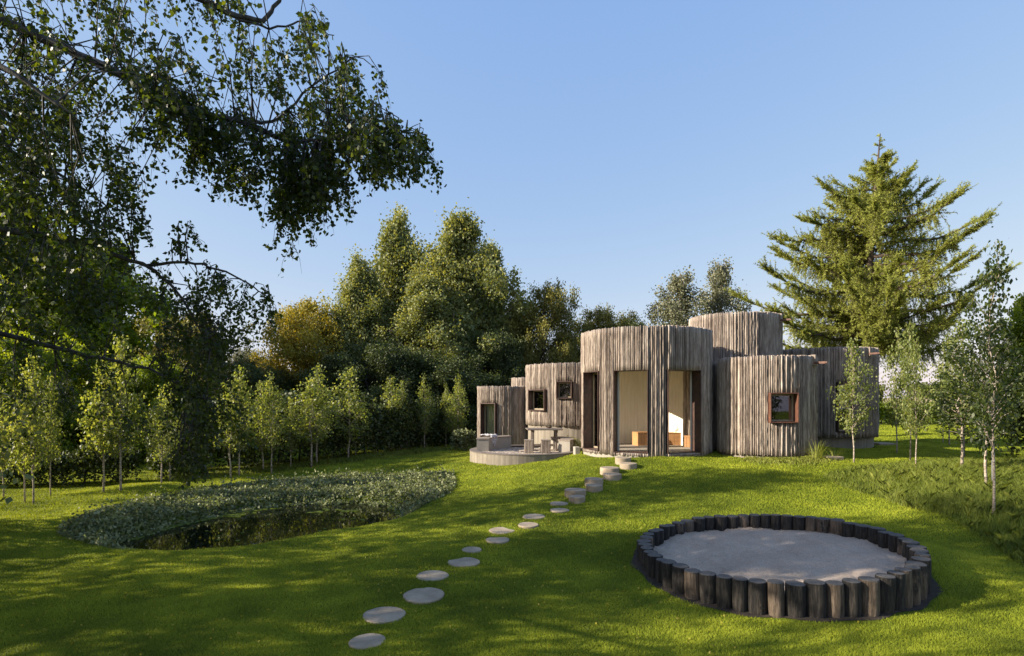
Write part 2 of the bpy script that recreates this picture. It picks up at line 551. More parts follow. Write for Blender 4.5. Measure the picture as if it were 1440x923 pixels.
def leaves(P, size, droop=.3, aspect=.62, tint=None, fold=True, spread=1.0):
    """rhombic leaf faces at points P: returns V, F, tint"""
    n = len(P)
    size = size * (0.7 + .6 * rng.random(n))
    d = rng.normal(size=(n, 3)) * spread; d[:, 2] -= droop * 2
    d = unit(d)
    a = unit(np.cross(d, rng.normal(size=(n, 3))))
    L = d * size[:, None]
    Wd = a * (size * aspect * .5)[:, None]
    v0 = P; v1 = P + L * .38 + Wd; v2 = P + L; v3 = P + L * .38 - Wd
    V = np.stack([v0, v1, v2, v3], 1).reshape(-1, 3)
    Fc = np.arange(n * 4).reshape(n, 4)
    if tint is None: tint = rng.random(n)
    return V, Fc, tint


def leaf_mesh(name, P, size, droop=.3, aspect=.62, tint=None):
    V, Fc, t = leaves(P, size, droop, aspect, tint)
    return np_mesh(name, V, Fc, 4, False, [('tint', 'FACE', np.clip(t, 0, 1))])


def profile(kind, t):
    """crown radius (0..1) against height fraction of the crown"""
    if kind == 'birch': return (.72 + .28 * t / .3) if t < .3 else max(.07, 1 - ((t - .3) / .76) ** 1.5) ** 1.15
    if kind == 'round': return math.sqrt(max(0, 1 - (2 * t - .9) ** 2 / 1.25)) if t < .98 else .2
    if kind == 'cone': return (1 - t) ** .8 * min(1, .5 + t * 3)
    if kind == 'young': return (math.sin(PI * (t * .92 + .08) ** .62) ** .8) * .95 + .06
    return 1


def tree_geo(h, cr, base, kind, nlimb, per, leafn, leafs, droop, csig, trunk_r, lean=0, seed=0, ksub=3, up=.5, elong=1.6, side=7):
    """unit tree at the origin. returns trunk MB and leaf points + tints"""
    rs = np.random.default_rng(seed)
    tb = MB()
    tp = []
    wob = rs.normal(size=(9, 2)) * .02 * h
    for i in range(9):
        t = i / 8
        tp.append((lean * t * t * h + wob[i, 0] * t, wob[i, 1] * t, t * h * .97))
    tb.tube([(p[0], p[1], p[2] - (.25 if i == 0 else 0)) for i, p in enumerate(tp)], [trunk_r * (1.25 if i == 0 else 1) * (1 - .88 * i / 8) for i in range(9)], side)
    tpa = np.array(tp)
    cents = []; cs = []; ct = []
    for i in range(nlimb):
        t = (i + rs.random()) / nlimb
        z = base + (h - base) * t * .97
        az = i * 2.399 + rs.normal() * .4
        r = cr * profile(kind, t) * (.72 + .45 * rs.random()) * (1 + (.0 if kind == 'young' else .22) * math.sin(az * 2 + seed + t * 8))
        st = np.array([np.interp(z * .9, tpa[:, 2], tpa[:, 0]), np.interp(z * .9, tpa[:, 2], tpa[:, 1]), max(z - r * up, base * .6)])
        end = np.array([st[0] + math.cos(az) * r, st[1] + math.sin(az) * r, z + rs.normal() * .03 * h])
        mid = (st + end) / 2 + np.array([0, 0, .12 * r])
        tt = np.linspace(0, 1, 6)[:, None]
        path = (1 - tt) ** 2 * st + 2 * tt * (1 - tt) * mid + tt ** 2 * end
        lr = trunk_r * .38 * (1 - .7 * t)
        tb.tube(path, [lr * (1 - .85 * k / 5) for k in range(6)], 4, False)
        nc = max(2, int(per * (.35 + .65 * r / cr)))
        for k in range(nc):
            u = .3 + .75 * rs.random() ** .7
            u2 = min(u, 1)
            p = (1 - u2) ** 2 * st + 2 * u2 * (1 - u2) * mid + u2 ** 2 * end
            off = rs.normal(size=3) * np.array([.2, .2, .13]) * r
            q = p + off
            if k % ksub == 0: tb.tube([p, (p + q) / 2 + (0, 0, .03 * r), q], [lr * .3, lr * .2, lr * .08], 3, False)
            cents.append(q); ct.append(rs.random()); cs.append(.7 + .6 * rs.random())
    cents = np.array(cents); cs = np.array(cs); ct = np.array(ct)
    n = len(cents)
    pick = rs.integers(0, n, leafn)
    g = rs.normal(size=(leafn, 3))
    g *= (csig * cs[pick])[:, None]
    g[:, 2] = g[:, 2] * elong - droop * csig * 1.2
    P = cents[pick] + g
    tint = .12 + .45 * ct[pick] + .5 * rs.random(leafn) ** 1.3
    # leaf tint rises towards the top of each clump
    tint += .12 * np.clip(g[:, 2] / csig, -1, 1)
    keep = P[:, 2] > .15
    return tb, P[keep], tint[keep]


def build_tree(name, label, cat, loc, geo, leafs, lm, bm, droop=.5, aspect=.65, group=None, rz=0, scale=(1, 1, 1)):
    tb, P, tint = geo
    r = thing(name, label, cat, loc, rz, group)
    r.scale = scale
    tb.build('trunk', bm, r)
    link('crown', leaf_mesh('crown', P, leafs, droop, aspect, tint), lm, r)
    return r


ORD = ['first', 'second', 'third', 'fourth', 'fifth', 'sixth', 'seventh', 'eighth', 'ninth', 'tenth', 'eleventh', 'twelfth', 'thirteenth', 'fourteenth', 'fifteenth', 'sixteenth', 'seventeenth', 'eighteenth', 'nineteenth', 'twentieth',
       'twenty-first', 'twenty-second', 'twenty-third', 'twenty-fourth', 'twenty-fifth', 'twenty-sixth', 'twenty-seventh', 'twenty-eighth', 'twenty-ninth', 'thirtieth']

# ------------------------------------------------------------------ background trees
protos = {}
def proto(key, *a, **k):
    protos[key] = tree_geo(*a, **k)

proto('birch1', 10, 2.6, .7, 'birch', 90, 9, 105000, 0, .9, .20, .16, seed=1, up=.9)
proto('birch2', 10, 2.5, .6, 'birch', 84, 9, 98000, 0, 1.0, .195, .15, seed=5, lean=.03, up=.9)
proto('wispy', 10, 2.5, .6, 'birch', 60, 7, 34000, 0, 1.2, .19, .17, seed=8, lean=.06, up=1.1)
proto('round1', 8, 3.3, .6, 'round', 66, 9, 64000, 0, .4, .22, .16, seed=9, elong=1.0)
proto('cone1', 10, 3.0, .4, 'cone', 64, 9, 52000, 0, .4, .26, .18, seed=12, elong=.6, up=.1)
first = {}
def bgtree(px, top, Y, wpx, key, mat, bmat, label, leafs=.125, name='tree', cat='tree', group=None, dropz=0.0):
    X = (px - CX) / F * Y
    z0 = gz(X, Y) - dropz
    ztop = H + (CY - top) / F * Y
    ph = {'wispy': 10, 'birch1': 10, 'birch2': 10, 'round1': 8, 'cone1': 10}[key]
    pr = {'wispy': 2.5, 'birch1': 2.6, 'birch2': 2.5, 'round1': 3.3, 'cone1': 3.0}[key]
    s = (ztop - z0) / ph
    w = (wpx / F * Y) / 2 / pr * 1.02
    rz = random.random() * 6
    k = (key, mat)
    if k not in first:
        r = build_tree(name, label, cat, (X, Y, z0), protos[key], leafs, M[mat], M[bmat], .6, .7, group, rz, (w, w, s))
        first[k] = r
    else:
        r = dup(first[k], (X, Y, z0), rz, label, (w, w, s))
        r.name = name
        if group: r['group'] = group
    return r

G1 = 'tall trees behind the garden'
bgtree(562, 303, 42, 150, 'birch1', 'birch', 'whitebark', 'tall birch with a pointed crown, left of the two tallest crowns behind the hedge', name='birch_tree', cat='birch tree', group=G1)
bgtree(640, 298, 40, 165, 'birch2', 'birch', 'whitebark', 'tallest birch, right of the two highest peaks in the tree group', name='birch_tree', cat='birch tree', group=G1)
bgtree(505, 366, 38, 130, 'birch1', 'birch', 'whitebark', 'mid height birch between the golden tree and the two tallest birches', name='birch_tree', cat='birch tree', group=G1)
bgtree(685, 342, 44, 100, 'birch2', 'birch', 'whitebark', 'birch with drooping dark right edge, behind the small left tower', name='birch_tree', cat='birch tree', group=G1)
bgtree(602, 385, 37, 150, 'birch2', 'birch', 'whitebark', 'lower birch filling the gap beneath the two tallest crowns', name='birch_tree', cat='birch tree', group=G1)
bgtree(438, 420, 36, 150, 'round1', 'gold', 'brownbark', 'rounded tree with golden yellow autumn leaves left of the tall birches', name='autumn_tree', group=G1)
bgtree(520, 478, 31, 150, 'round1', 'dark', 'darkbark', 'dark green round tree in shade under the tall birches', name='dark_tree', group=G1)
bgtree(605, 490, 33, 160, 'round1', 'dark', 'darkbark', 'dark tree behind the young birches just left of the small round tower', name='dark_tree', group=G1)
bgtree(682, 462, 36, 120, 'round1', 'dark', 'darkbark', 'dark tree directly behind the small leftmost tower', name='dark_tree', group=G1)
bgtree(465, 500, 30, 90, 'cone1', 'dark', 'darkbark', 'dark conifer in front of the golden tree', name='conifer', cat='conifer tree', group=G1)
bgtree(765, 396, 40, 105, 'round1', 'olive', 'brownbark', 'broad olive green tree behind the windowed left tower', name='broadleaf_tree', cat='tree', group=G1)
bgtree(838, 430, 46, 100, 'round1', 'olive', 'brownbark', 'low olive tree just left of the largest tower top', name='broadleaf_tree', group=G1)
bgtree(722, 428, 47, 90, 'cone1', 'olive', 'brownbark', 'narrow olive conifer squeezed between tall birches and broad conifer', name='conifer', cat='conifer tree', group=G1)
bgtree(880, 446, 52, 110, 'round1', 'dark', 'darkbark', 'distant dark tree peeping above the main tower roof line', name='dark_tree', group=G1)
bgtree(955, 374, 40, 130, 'wispy', 'silver', 'whitebark', 'wispy silver green birch left of two, above the main tower', name='birch_tree', cat='birch tree', group=G1)
bgtree(1018, 358, 42, 100, 'wispy', 'silver', 'whitebark', 'wispy silver green birch beside the tallest tower, right of two', name='birch_tree', cat='birch tree', group=G1)
bgtree(352, 490, 60, 70, 'round1', 'silver', 'brownbark', 'distant pale round tree at the left of the golden tree', name='broadleaf_tree', group=G1)
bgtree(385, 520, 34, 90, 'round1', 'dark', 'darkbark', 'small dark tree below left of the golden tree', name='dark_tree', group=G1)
G2 = 'trees behind the left lawn'
bgtree(50, 250, 29, 240, 'wispy', 'lime', 'brownbark', 'tall yellow green tree at the far left behind the hanging branches', name='broadleaf_tree', group=G2, leafs=.17)
bgtree(165, 330, 30, 200, 'wispy', 'lime', 'brownbark', 'yellow green tree behind hanging branches, second from the left edge', name='broadleaf_tree', group=G2)
bgtree(265, 440, 27, 130, 'round1', 'olive', 'darkbark', 'olive round tree behind the tip of the lower hanging branch', name='dark_tree', group=G2)
bgtree(205, 500, 23, 110, 'round1', 'lime', 'brownbark', 'yellow green bushy tree behind the young birches left of the pond', name='broadleaf_tree', group=G2, leafs=.17)
bgtree(100, 480, 24, 110, 'round1', 'lime', 'darkbark', 'bright leafy tree behind the leftmost young birches', name='dark_tree', group=G2)
bgtree(20, 470, 21, 120, 'round1', 'lime', 'brownbark', 'leafy yellow green tree at the very left edge above the hedge', name='broadleaf_tree', group=G2)
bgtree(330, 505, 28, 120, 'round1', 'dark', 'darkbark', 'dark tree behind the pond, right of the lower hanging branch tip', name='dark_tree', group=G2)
#bgtree(-180, 260, 30, 260, 'birch1', 'dark', 'darkbark', 'dark tree outside the left edge of the picture', name='dark_tree', group=G2)
bgtree(1452, 405, 27, 110, 'wispy', 'lime', 'brownbark', 'sunlit yellow green tree at the right edge behind the staked sapling', name='broadleaf_tree', cat='tree')


# ------------------------------------------------------------------ hedges and shrubs
def bush_points(path, half, h0, n, rs, z0=None):
    """points filling a hedge along a path"""
    path = np.array(path, float)
    seg = np.diff(path, axis=0)
    ln = np.hypot(seg[:, 0], seg[:, 1])
    cum = np.concatenate([[0], np.cumsum(ln)])
    s = rs.random(n) * cum[-1]
    x = np.interp(s, cum, path[:, 0]); y = np.interp(s, cum, path[:, 1])
    # bias to shell
    a = rs.random(n) * PI
    rad = 1 - .35 * rs.random(n) ** 2
    bump = 1 + .14 * np.sin(s * 2.1) + .1 * np.sin(s * 5.3 + 1)
    dx = np.sign(np.cos(a)) * np.abs(np.cos(a)) ** .5 * half * rad
    zz = np.sin(a) ** .5 * h0 * rad * bump
    i = np.clip(np.searchsorted(cum, s) - 1, 0, len(seg) - 1)
    nrm = np.stack([-seg[i, 1], seg[i, 0]], 1) / ln[i][:, None]
    x = x + nrm[:, 0] * dx + rs.normal(size=n) * .05; y = y + nrm[:, 1] * dx + rs.normal(size=n) * .05
    return np.stack([x, y, GZ(x, y) + np.abs(zz) + rs.normal(size=n) * .04], 1)


rs = np.random.default_rng(3)
def hedge(name, label, cat, path, half, h, n, size, mat):
    P = bush_points(path, half, h, n, rs)
    r = thing(name, label, cat, (0, 0, 0))
    link('foliage', leaf_mesh('foliage', P, size, .1, .75, .1 + .8 * rs.random(n)), M[mat], r)
    tb = MB()
    p = np.array(path, float)
    L = np.hypot(*np.diff(p, axis=0).T)
    for k, ((x0, y0), (x1, y1)) in enumerate(zip(path[:-1], path[1:])):
        c = max(1, int(L[k] / .8))
        for j in range(c):
            t = (j + .5) / c
            x, y = x0 + (x1 - x0) * t, y0 + (y1 - y0) * t
            z = gz(x, y)
            tb = MB()
            tb.tube([(x, y, z - .1), (x + .05, y, z + h * .4), (x - .03, y + .05, z + h * .8)], [.04, .03, .012], 5)
            tb.build('stem', M['darkbark'], r)
    return r

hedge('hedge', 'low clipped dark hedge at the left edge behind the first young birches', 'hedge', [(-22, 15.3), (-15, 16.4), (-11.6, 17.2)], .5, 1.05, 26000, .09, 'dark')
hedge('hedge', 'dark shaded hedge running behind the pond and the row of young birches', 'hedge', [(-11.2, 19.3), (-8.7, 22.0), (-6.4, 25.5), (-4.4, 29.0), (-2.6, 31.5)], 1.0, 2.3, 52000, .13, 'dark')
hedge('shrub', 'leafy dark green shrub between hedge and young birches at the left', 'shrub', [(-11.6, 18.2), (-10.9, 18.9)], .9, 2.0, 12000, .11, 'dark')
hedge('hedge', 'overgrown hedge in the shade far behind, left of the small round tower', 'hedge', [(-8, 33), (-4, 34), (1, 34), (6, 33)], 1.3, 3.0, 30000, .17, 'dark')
hedge('shrub', 'low shrub growing by the foot of the small leftmost tower', 'shrub', [(-2.5, 25.6), (-1.9, 26.0)], .5, .8, 4000, .09, 'cover')
hedge('shrub', 'dark rounded shrub at the right edge behind the staked saplings', 'shrub', [(13.6, 14.6), (15.4, 14.4), (17.5, 14.6)], 1.1, 2.1, 26000, .10, 'dark')
hedge('hedge', 'sunny wild hedgerow at the edge of the field, right of the house', 'hedge', [(20, 33), (24, 34), (28, 34), (34, 33), (40, 32)], 1.1, 1.15, 26000, .15, 'lime')
hedge('shrub', 'tall bushy shrub under the larch at the far lawn', 'shrub', [(25.5, 31.0), (28.5, 31.0)], 1.3, 1.9, 16000, .15, 'olive')
hedge('tree_line', 'low line of distant trees beyond the stubble field', 'tree line', [(150, 210), (170, 212), (185, 214)], 3, 5, 4000, 1.2, 'dark')
hedge('tree_line', 'distant woodland strip at the edge of the field right of the house', 'tree line', [(55.5, 90), (58.5, 92)], 2, 2.9, 5000, .5, 'dark')

# ------------------------------------------------------------------ young birches
young = []
for sd in range(5):
    young.append(tree_geo(3.6, .56, 1.15, 'young', 34, 6, 1900, 0, .3, .085, .030, seed=30 + sd, elong=1.2, up=.9, side=8, ksub=2))
yf = {}
def ybirch(px, py, toppy, label, v, group, mat='youngleaf', leafs=.085, stake=False, wide=1.0, double=False, Y=None, crownlow=None):
    if Y: X = (px - CX) / F * Y; z = gz(X, Y)
    else: X, Y, z = hit(px, py)
    ztop = H + (CY - toppy) / F * Y
    s = (ztop - z) / 3.6
    k = (v, mat)
    rz = random.random() * 6
    if k not in yf:
        geo = young[v]
        r = build_tree('young_birch', label, 'young tree', (X, Y, z), geo, leafs, M[mat], M['whitebark'], .35, .72, group, rz, (s * wide, s * wide, s))
        yf[k] = r
    else:
        r = dup(yf[k], (X, Y, z), rz, label, (s * wide, s * wide, s))
        r['group'] = group
        r.name = 'young_birch'
    return r

GL = 'young birches in front of the hedge'
rowL = [(35, 707, 540, 1.1), (47, 709, 500, 1.3), (71, 697, 530, 1.2), (5, 700, 560, 1.2), (145, 693, 525, 1.7), (170, 690, 470, 1.5), (227, 680, 560, 1.5), (239, 678, 545, 1.5), (324, 673, 520, 1.7), (336, 670, 530, 1.6),
        (370, 664, 540, 1.6), (382, 667, 525, 1.7), (409, 660, 545, 1.5), (438, 658, 540, 2.0), (446, 654, 530, 1.8), (490, 648, 540, 2.0), (500, 644, 550, 1.6), (527, 638, 550, 1.3), (549, 637, 524, 1.7), (564, 635, 536, 1.3), (572, 634, 545, 1.1),
        (597, 633, 536, 1.3), (627, 630, 560, .9), (644, 632, 518, 1.7), (637, 630, 550, 1.0)]
rowL.sort()
rowL = [(a_, b_, c_ + random.uniform(-24, 16), d_ * random.uniform(.75, 1.2)) for a_, b_, c_, d_ in rowL]
for i, (px, py, tp, wd) in enumerate(rowL):
    hint = 'left of the pond' if px < 260 else 'beyond the pond' if px < 520 else 'near the small tower'
    look = 'fuller' if wd >= 1.75 else 'slim' if wd < 1.25 else 'pale stemmed'
    ybirch(px, py, tp, f'{look} young birch {hint}, {ORD[i]} from left along the hedge', i % 5, GL, wide=wd * .60)

GR = 'young birches right of the house'
for px, py, tp, lab, wd, Y in [
    (1200.7, 651, 478, 'young birch standing in front of the rightmost tower wall', 1.5, None),
    (1261, 638, 470, 'young birch just right of the rightmost tower, left of three', 1.3, None),
    (1280, 649, 455, 'young birch with bare stem, middle of the three right of the house', 1.2, None),
    (1288, 663, 470, 'young birch with grey stem, nearest of the three right of the house', 1.1, None),
    (1326, 622, 490, 'slender young birch on the far lawn, farthest back of the right hand trees', 1.0, 21.5),
    (1335, 628, 470, 'young birch with pale stem against the field, beside the farthest one', 1.3, 20),
    (1355, 643, 450, 'young birch at the end of the sunny lawn, left of the dark shrub', 1.6, 16.5)]:
    ybirch(px, py, tp, lab, hash(lab) % 5 if False else int(px) % 5, GR, wide=wd * .5, Y=Y)
# two close saplings, shaded
sap = tree_geo(5.0, .56, 1.5, 'young', 40, 8, 2300, 0, .5, .10, .034, seed=77, elong=1.3, up=.9, side=8, ksub=2)
X, Y, z = hit(1397, 724)
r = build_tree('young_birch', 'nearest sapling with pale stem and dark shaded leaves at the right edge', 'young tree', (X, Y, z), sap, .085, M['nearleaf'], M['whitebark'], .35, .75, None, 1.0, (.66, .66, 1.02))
X, Y, z = hit(1388, 686)
r2 = dup(r, (X, Y, z), 3.1, 'shaded sapling with dense leaves just behind the nearest one at the right edge', (.8, .8, .80))
st = MB(); st.tube([(X + .12, Y, z - .2), (X + .12, Y, z + 1.5)], .022, 8); st.box((X + .05, Y, z + 1.35), (.14, .05, .04))
tag(st.build('tree_stake', M['stake']), 'thin grey stake tied beside the shaded sapling at the right edge', 'stake')
X, Y, z = hit(1430, 700)
X += .9; Y += 2.5; z = gz(X, Y)
dup(r, (X, Y, z), 5.0, 'dark leafed sapling cut by the right edge of the picture', (1.0, 1.0, .66))

# ------------------------------------------------------------------ larch
def larch():
    rs = np.random.default_rng(5)
    Y0 = 25.0; X0 = (1222 - CX) / F * Y0; z0 = gz(X0, Y0)
    r = thing('larch_tree', 'large spreading larch with upturned limb tips towering behind the right hand towers', 'larch tree', (X0, Y0, z0))
    top = H + (CY - 188) / F * Y0 - z0
    tb = MB()
    tr = [(0, 0, -.2), (.05, 0, 2), (-.05, .05, 4), (-.05, 0, 6.5), (.1, 0, 9), (.3, 0, 11), (.5, 0, top)]
    tb.tube(tr, [.36, .28, .25, .2, .13, .08, .015], 10)
    tra = np.array(tr)
    segs = []          # needle bearing twigs: p, dir, len
    def prof(z):
        return np.interp(z, [2.2, 3.2, 4.2, 6.7, 8.2, 9.5, 10.4, 11.2, 11.9, 12.4, top], [3.2, 4.3, 4.9, 5.3, 4.9, 4.3, 3.4, 2.5, 1.3, .75, .1])
    limbs = []
    for z in np.arange(4.7, top - .5, .10):
        for k in range(1):
            limbs.append((z, rs.random() * 2 * PI, rs.uniform(.5, .9) if rs.random() < .8 else rs.uniform(.25, .5)))
    for z, az in [(4.9, .1), (5.0, PI - .2), (5.6, .3), (5.7, PI + .1), (6.0, -.1), (6.6, PI - .1), (9.3, .1), (9.5, PI - .15), (11.2, .05), (11.1, PI), (5.2, .25), (5.4, PI + .3), (7.4, PI + .2), (7.2, -.25)]:
        limbs.append((z, az, rs.uniform(.92, 1.0)))
    for z, az, fr in limbs:
        L = prof(z) * fr
        sx = np.interp(z, tra[:, 2], tra[:, 0])
        d = np.array([math.cos(az), math.sin(az), 0])
        ts = np.linspace(0, 1, 9)
        sag = -.10 * L if z < 9 else .02 * L
        tip = (.08 + .14 * rs.random()) * L if z < 10.5 else .38 * L
        side = np.array([-d[1], d[0], 0]) * rs.normal() * .16 * L
        z_s = z - .55 - .05 * L
        path = [np.array([sx, 0, z_s]) + d * L * t + side * t * t + np.array([0, 0, sag * math.sin(PI * t) * .8 + tip * t ** 3.5 + rs.normal() * .012 * L]) for t in ts]
        lr = .03 + .016 * L
        tb.tube(path, [lr * (1 - .88 * t) for t in ts], 5, False)
        path = np.array(path)
        nb = int(14 + 36 * L)
        for j in range(nb):
            t = .03 + .97 * rs.random() ** .85
            p = np.array([np.interp(t, ts, path[:, q]) for q in range(3)])
            sgn = rs.choice([-1, 1])
            out = np.array([-d[1], d[0], 0]) * sgn * rs.uniform(.3, 1) + d * rs.uniform(.2, 1.0) + np.array([0, 0, .15 + rs.normal() * .5])
            hang = rs.random() < .5
            if hang: out = out * .45 + np.array([0, 0, -1.0])
            if t > .8: out = d * .8 + np.array([rs.normal() * .3, rs.normal() * .3, .7])
            out /= np.linalg.norm(out)
            bl = rs.uniform(.3, 1.05) * (1 - .35 * t) * (.5 + .5 * min(1, L / 3))
            q = p + out * bl + np.array([0, 0, -.06 if hang else .02])
            tb.tube([p, q], [.010, .004], 3, False)
            segs.append((p, q, rs.random()))
        segs.append((path[-2], path[-1], .6)); segs.append((path[-3], path[-2], .6))
    for j in range(60):
        z = rs.uniform(top * .55, top)
        sx = np.interp(z, tra[:, 2], tra[:, 0])
        p = np.array([sx, 0, z]); a = rs.random() * 6.3; l = .18 + .5 * (top - z) / top
        segs.append((p, p + np.array([math.cos(a) * l, math.sin(a) * l, l * .5]), rs.random()))
    tb.build('trunk', M['brownbark'], r)
    n = len(segs)
    per = 44
    A = np.array([s[0] for s in segs]); B = np.array([s[1] for s in segs]); T = np.array([s[2] for s in segs])
    pick = np.repeat(np.arange(n), per)
    u = rs.random(len(pick))
    ax = unit((B - A)[pick])
    P = A[pick] + (B - A)[pick] * u[:, None] * 1.02
    rd = unit(np.cross(ax, rs.normal(size=(len(pick), 3))))
    dirn = unit(rd * 1.0 + ax * .55)
    ln = .05 + .075 * rs.random(len(pick))
    wd = unit(np.cross(dirn, rs.normal(size=(len(pick), 3)))) * .014
    # sprays of needles: slim triangles
    V = np.stack([P - wd, P + wd, P + dirn * ln[:, None]], 1).reshape(-1, 3)
    me = np_mesh('crown', V, np.arange(len(V)).reshape(-1, 3), 3, False, [('tint', 'FACE', np.clip(.1 + .55 * T[pick] + .4 * rs.random(len(pick)), 0, 1))])
    link('crown', me, M['larch'], r)
larch()

# ------------------------------------------------------------------ big birch hanging over the lawn
def near_birch():
    rs = np.random.default_rng(21)
    tx, ty = -8.6, 6.0
    z0 = gz(tx, ty)
    R = thing('birch_tree', 'large old birch whose dark leafy branches hang in from the upper left', 'birch tree', (tx, ty, z0))
    o = np.array([tx, ty, z0])
    tb = MB()
    def L(pts): return [np.array(W(*p)) - o for p in pts]
    tr = [(0, 0, -.3), (.1, .1, 2.5), (.0, .1, 5), (.25, 0, 7.5), (.3, .1, 10), (.5, 0, 13)]
    tb.tube(tr, [.34, .27, .23, .18, .12, .03], 12)
    limbs = []
    def limb(pts, r0, r1):
        P = L(pts) if not isinstance(pts, np.ndarray) else pts
        # smooth
        P = np.array(P)
        t = np.linspace(0, len(P) - 1, len(P) * 4)
        Q = np.stack([np.interp(t, range(len(P)), P[:, k]) for k in range(3)], 1)
        Q[1:-1] = (Q[:-2] + Q[1:-1] * 2 + Q[2:]) / 4
        Q[1:-1] += rs.normal(size=(len(Q) - 2, 3)) * .012
        tb.tube(Q, np.linspace(r0, r1, len(Q)), 7)
        limbs.append(Q)
        return Q
    # main visible limbs (starting at the trunk)
    limb([(-420, 60, 6.0), (-100, -20, 6.1), (60, 55, 6.2), (150, 95, 6.2), (250, 152, 6.3), (330, 168, 6.4), (365, 182, 6.4), (400, 200, 6.5), (470, 195, 6.6), (540, 180, 6.7), (600, 190, 6.8)], .060, .008)
    limb([(330, 166, 6.4), (350, 172, 6.5), (385, 172, 6.8), (440, 120, 7.0), (500, 80, 7.2)], .028, .008)
    limb([(-400, 340, 6.0), (-120, 300, 6.3), (0, 320, 6.6), (70, 333, 6.8), (110, 338, 6.9), (170, 362, 7.0), (210, 375, 7.1), (245, 405, 7.2), (270, 440, 7.2), (290, 480, 7.3)], .052, .008)
    limb([(205, 374, 7.1), (250, 368, 7.2), (300, 375, 7.3), (350, 400, 7.4), (385, 425, 7.5)], .022, .006)
    limb([(-380, -120, 6.0), (100, -80, 6.6), (270, -8, 6.9), (330, 24, 7.0), (370, 30, 7.1), (395, 0, 7.2), (400, -40, 7.3)], .06, .014)
    limb([(330, 24, 7.0), (380, 40, 7.0), (430, 30, 7.2), (470, 50, 7.3)], .018, .006)
    limb([(-420, 200, 6.0), (-200, 150, 7.2), (-20, 200, 7.8), (80, 240, 8.0), (150, 290, 8.2)], .06, .010)
    limb([(-410, 420, 6.0), (-150, 420, 7.5), (0, 470, 8.2), (120, 500, 8.4), (220, 520, 8.5), (270, 560, 8.5)], .06, .008)
    limb([(-430, 150, 6.0), (-150, 60, 5.0), (0, 90, 4.8), (100, 160, 4.9)], .05, .010)
    # limbs in the rest of the crown (outside the picture or above it), giving the shade over the lawn
    for k in range(22):
        az = rs.uniform(-PI, PI)
        zz = rs.uniform(3.6, 11.5)
        ln = rs.uniform(2.2, 4.8) * (1.0 if zz < 8 else .75)
        s = np.array([np.interp(zz, [0, 13], [0, .5]), 0, zz - .8])
        e = s + np.array([math.cos(az) * ln, math.sin(az) * ln, rs.uniform(.2, 1.4)])
        P = np.array([s, (s * 2 + e) / 3 + (0, 0, .35), (s + 2 * e) / 3 + (0, 0, .35), e])
        # keep open the part of the sky that is clear in the picture
        w = e + o
        if w[1] > 1.0:
            px = CX + F * w[0] / w[1]; py = CY - F * (w[2] - H) / w[1]
            if -120 < px < 1500 and -150 < py < 900: continue
        limb(P, .045, .010)
    AL = np.concatenate(limbs)
    # leafy drooping twigs, anchored to the nearest limb
    zones = [  # polygon in the photo, depth range, number of twigs, droop length
        ([(-60, -60), (240, -60), (450, -20), (455, 10), (450, 60), (495, 60), (505, 110), (545, 170), (560, 215), (480, 235), (440, 215), (400, 205), (300, 170), (240, 190), (190, 160), (120, 170), (100, 250), (-60, 200)], 5.4, 7.6, 200, .42),
        ([(-60, 60), (110, 80), (150, 170), (175, 220), (205, 300), (160, 330), (90, 330), (-60, 300)], 5.5, 8.5, 140, .5),
        ([(180, 80), (330, 160), (375, 200), (365, 225), (330, 235), (290, 225), (270, 215), (240, 190), (200, 170)], 5.8, 6.8, 80, .42),
        ([(385, 170), (480, 110), (540, 160), (600, 185), (592, 195), (570, 235), (540, 235), (500, 230), (470, 260), (430, 280), (405, 300), (385, 240)], 6.0, 7.2, 150, .42),
        ([(395, 215), (450, 215), (455, 260), (432, 300), (400, 310)], 6.2, 7.0, 26, .5),
        ([(575, 185), (616, 196), (600, 205)], 6.6, 6.9, 5, .12),
        ([(528, 98), (540, 100), (537, 128), (522, 130)], 6.8, 7.0, 3, .2),
        ([(-60, 300), (160, 335), (230, 360), (235, 400), (160, 420), (-60, 420)], 6.3, 8.6, 62, .45),
        ([(-60, 420), (180, 440), (300, 450), (325, 560), (310, 600), (200, 590), (120, 560), (-60, 520)], 7.4, 9.0, 40, .45),
        ([(215, 380), (300, 365), (355, 390), (390, 420), (378, 440), (330, 450), (300, 520), (235, 520)], 6.9, 7.9, 62, .32),
        ([(240, 460), (325, 450), (330, 540), (318, 600), (262, 620), (230, 560)], 7.6, 8.6, 44, .45),
        ([(235, 600), (290, 600), (280, 650), (262, 668), (245, 640)], 8.0, 8.5, 26, .28),
        ([(248, 295), (280, 300), (270, 350), (235, 380)], 7.1, 7.5, 8, .2),
        ([(0, 520), (100, 520), (100, 600), (0, 600)], 8.4, 9.2, 10, .4)]
    LP = []; LT = []
    fine = MB()
    def twig(p, droop, near=None):
        d2 = ((AL - p) ** 2).sum(1)
        a = AL[np.argmin(d2)]
        dd = math.sqrt(d2.min())
        if dd > .12:
            mid = (a + p) / 2 + np.array([0, 0, .10 * dd]) + rs.normal(size=3) * .05 * dd
            fine.tube([a, mid, p], [.007 + .003 * dd, .006, .004], 4, False)
        ln = droop * rs.uniform(.6, 1.35)
        sway = rs.normal(size=3) * .30 * ln; sway[2] = 0
        sway += np.array([.06, 0, 0])
        q = p + sway + np.array([0, 0, -ln])
        m1 = (p + q) / 2 + sway * .35
        fine.tube([p, m1, q], [.004, .003, .0015], 3, False)
        ns = rs.integers(2, 5)
        branches = [(p, m1, q)]
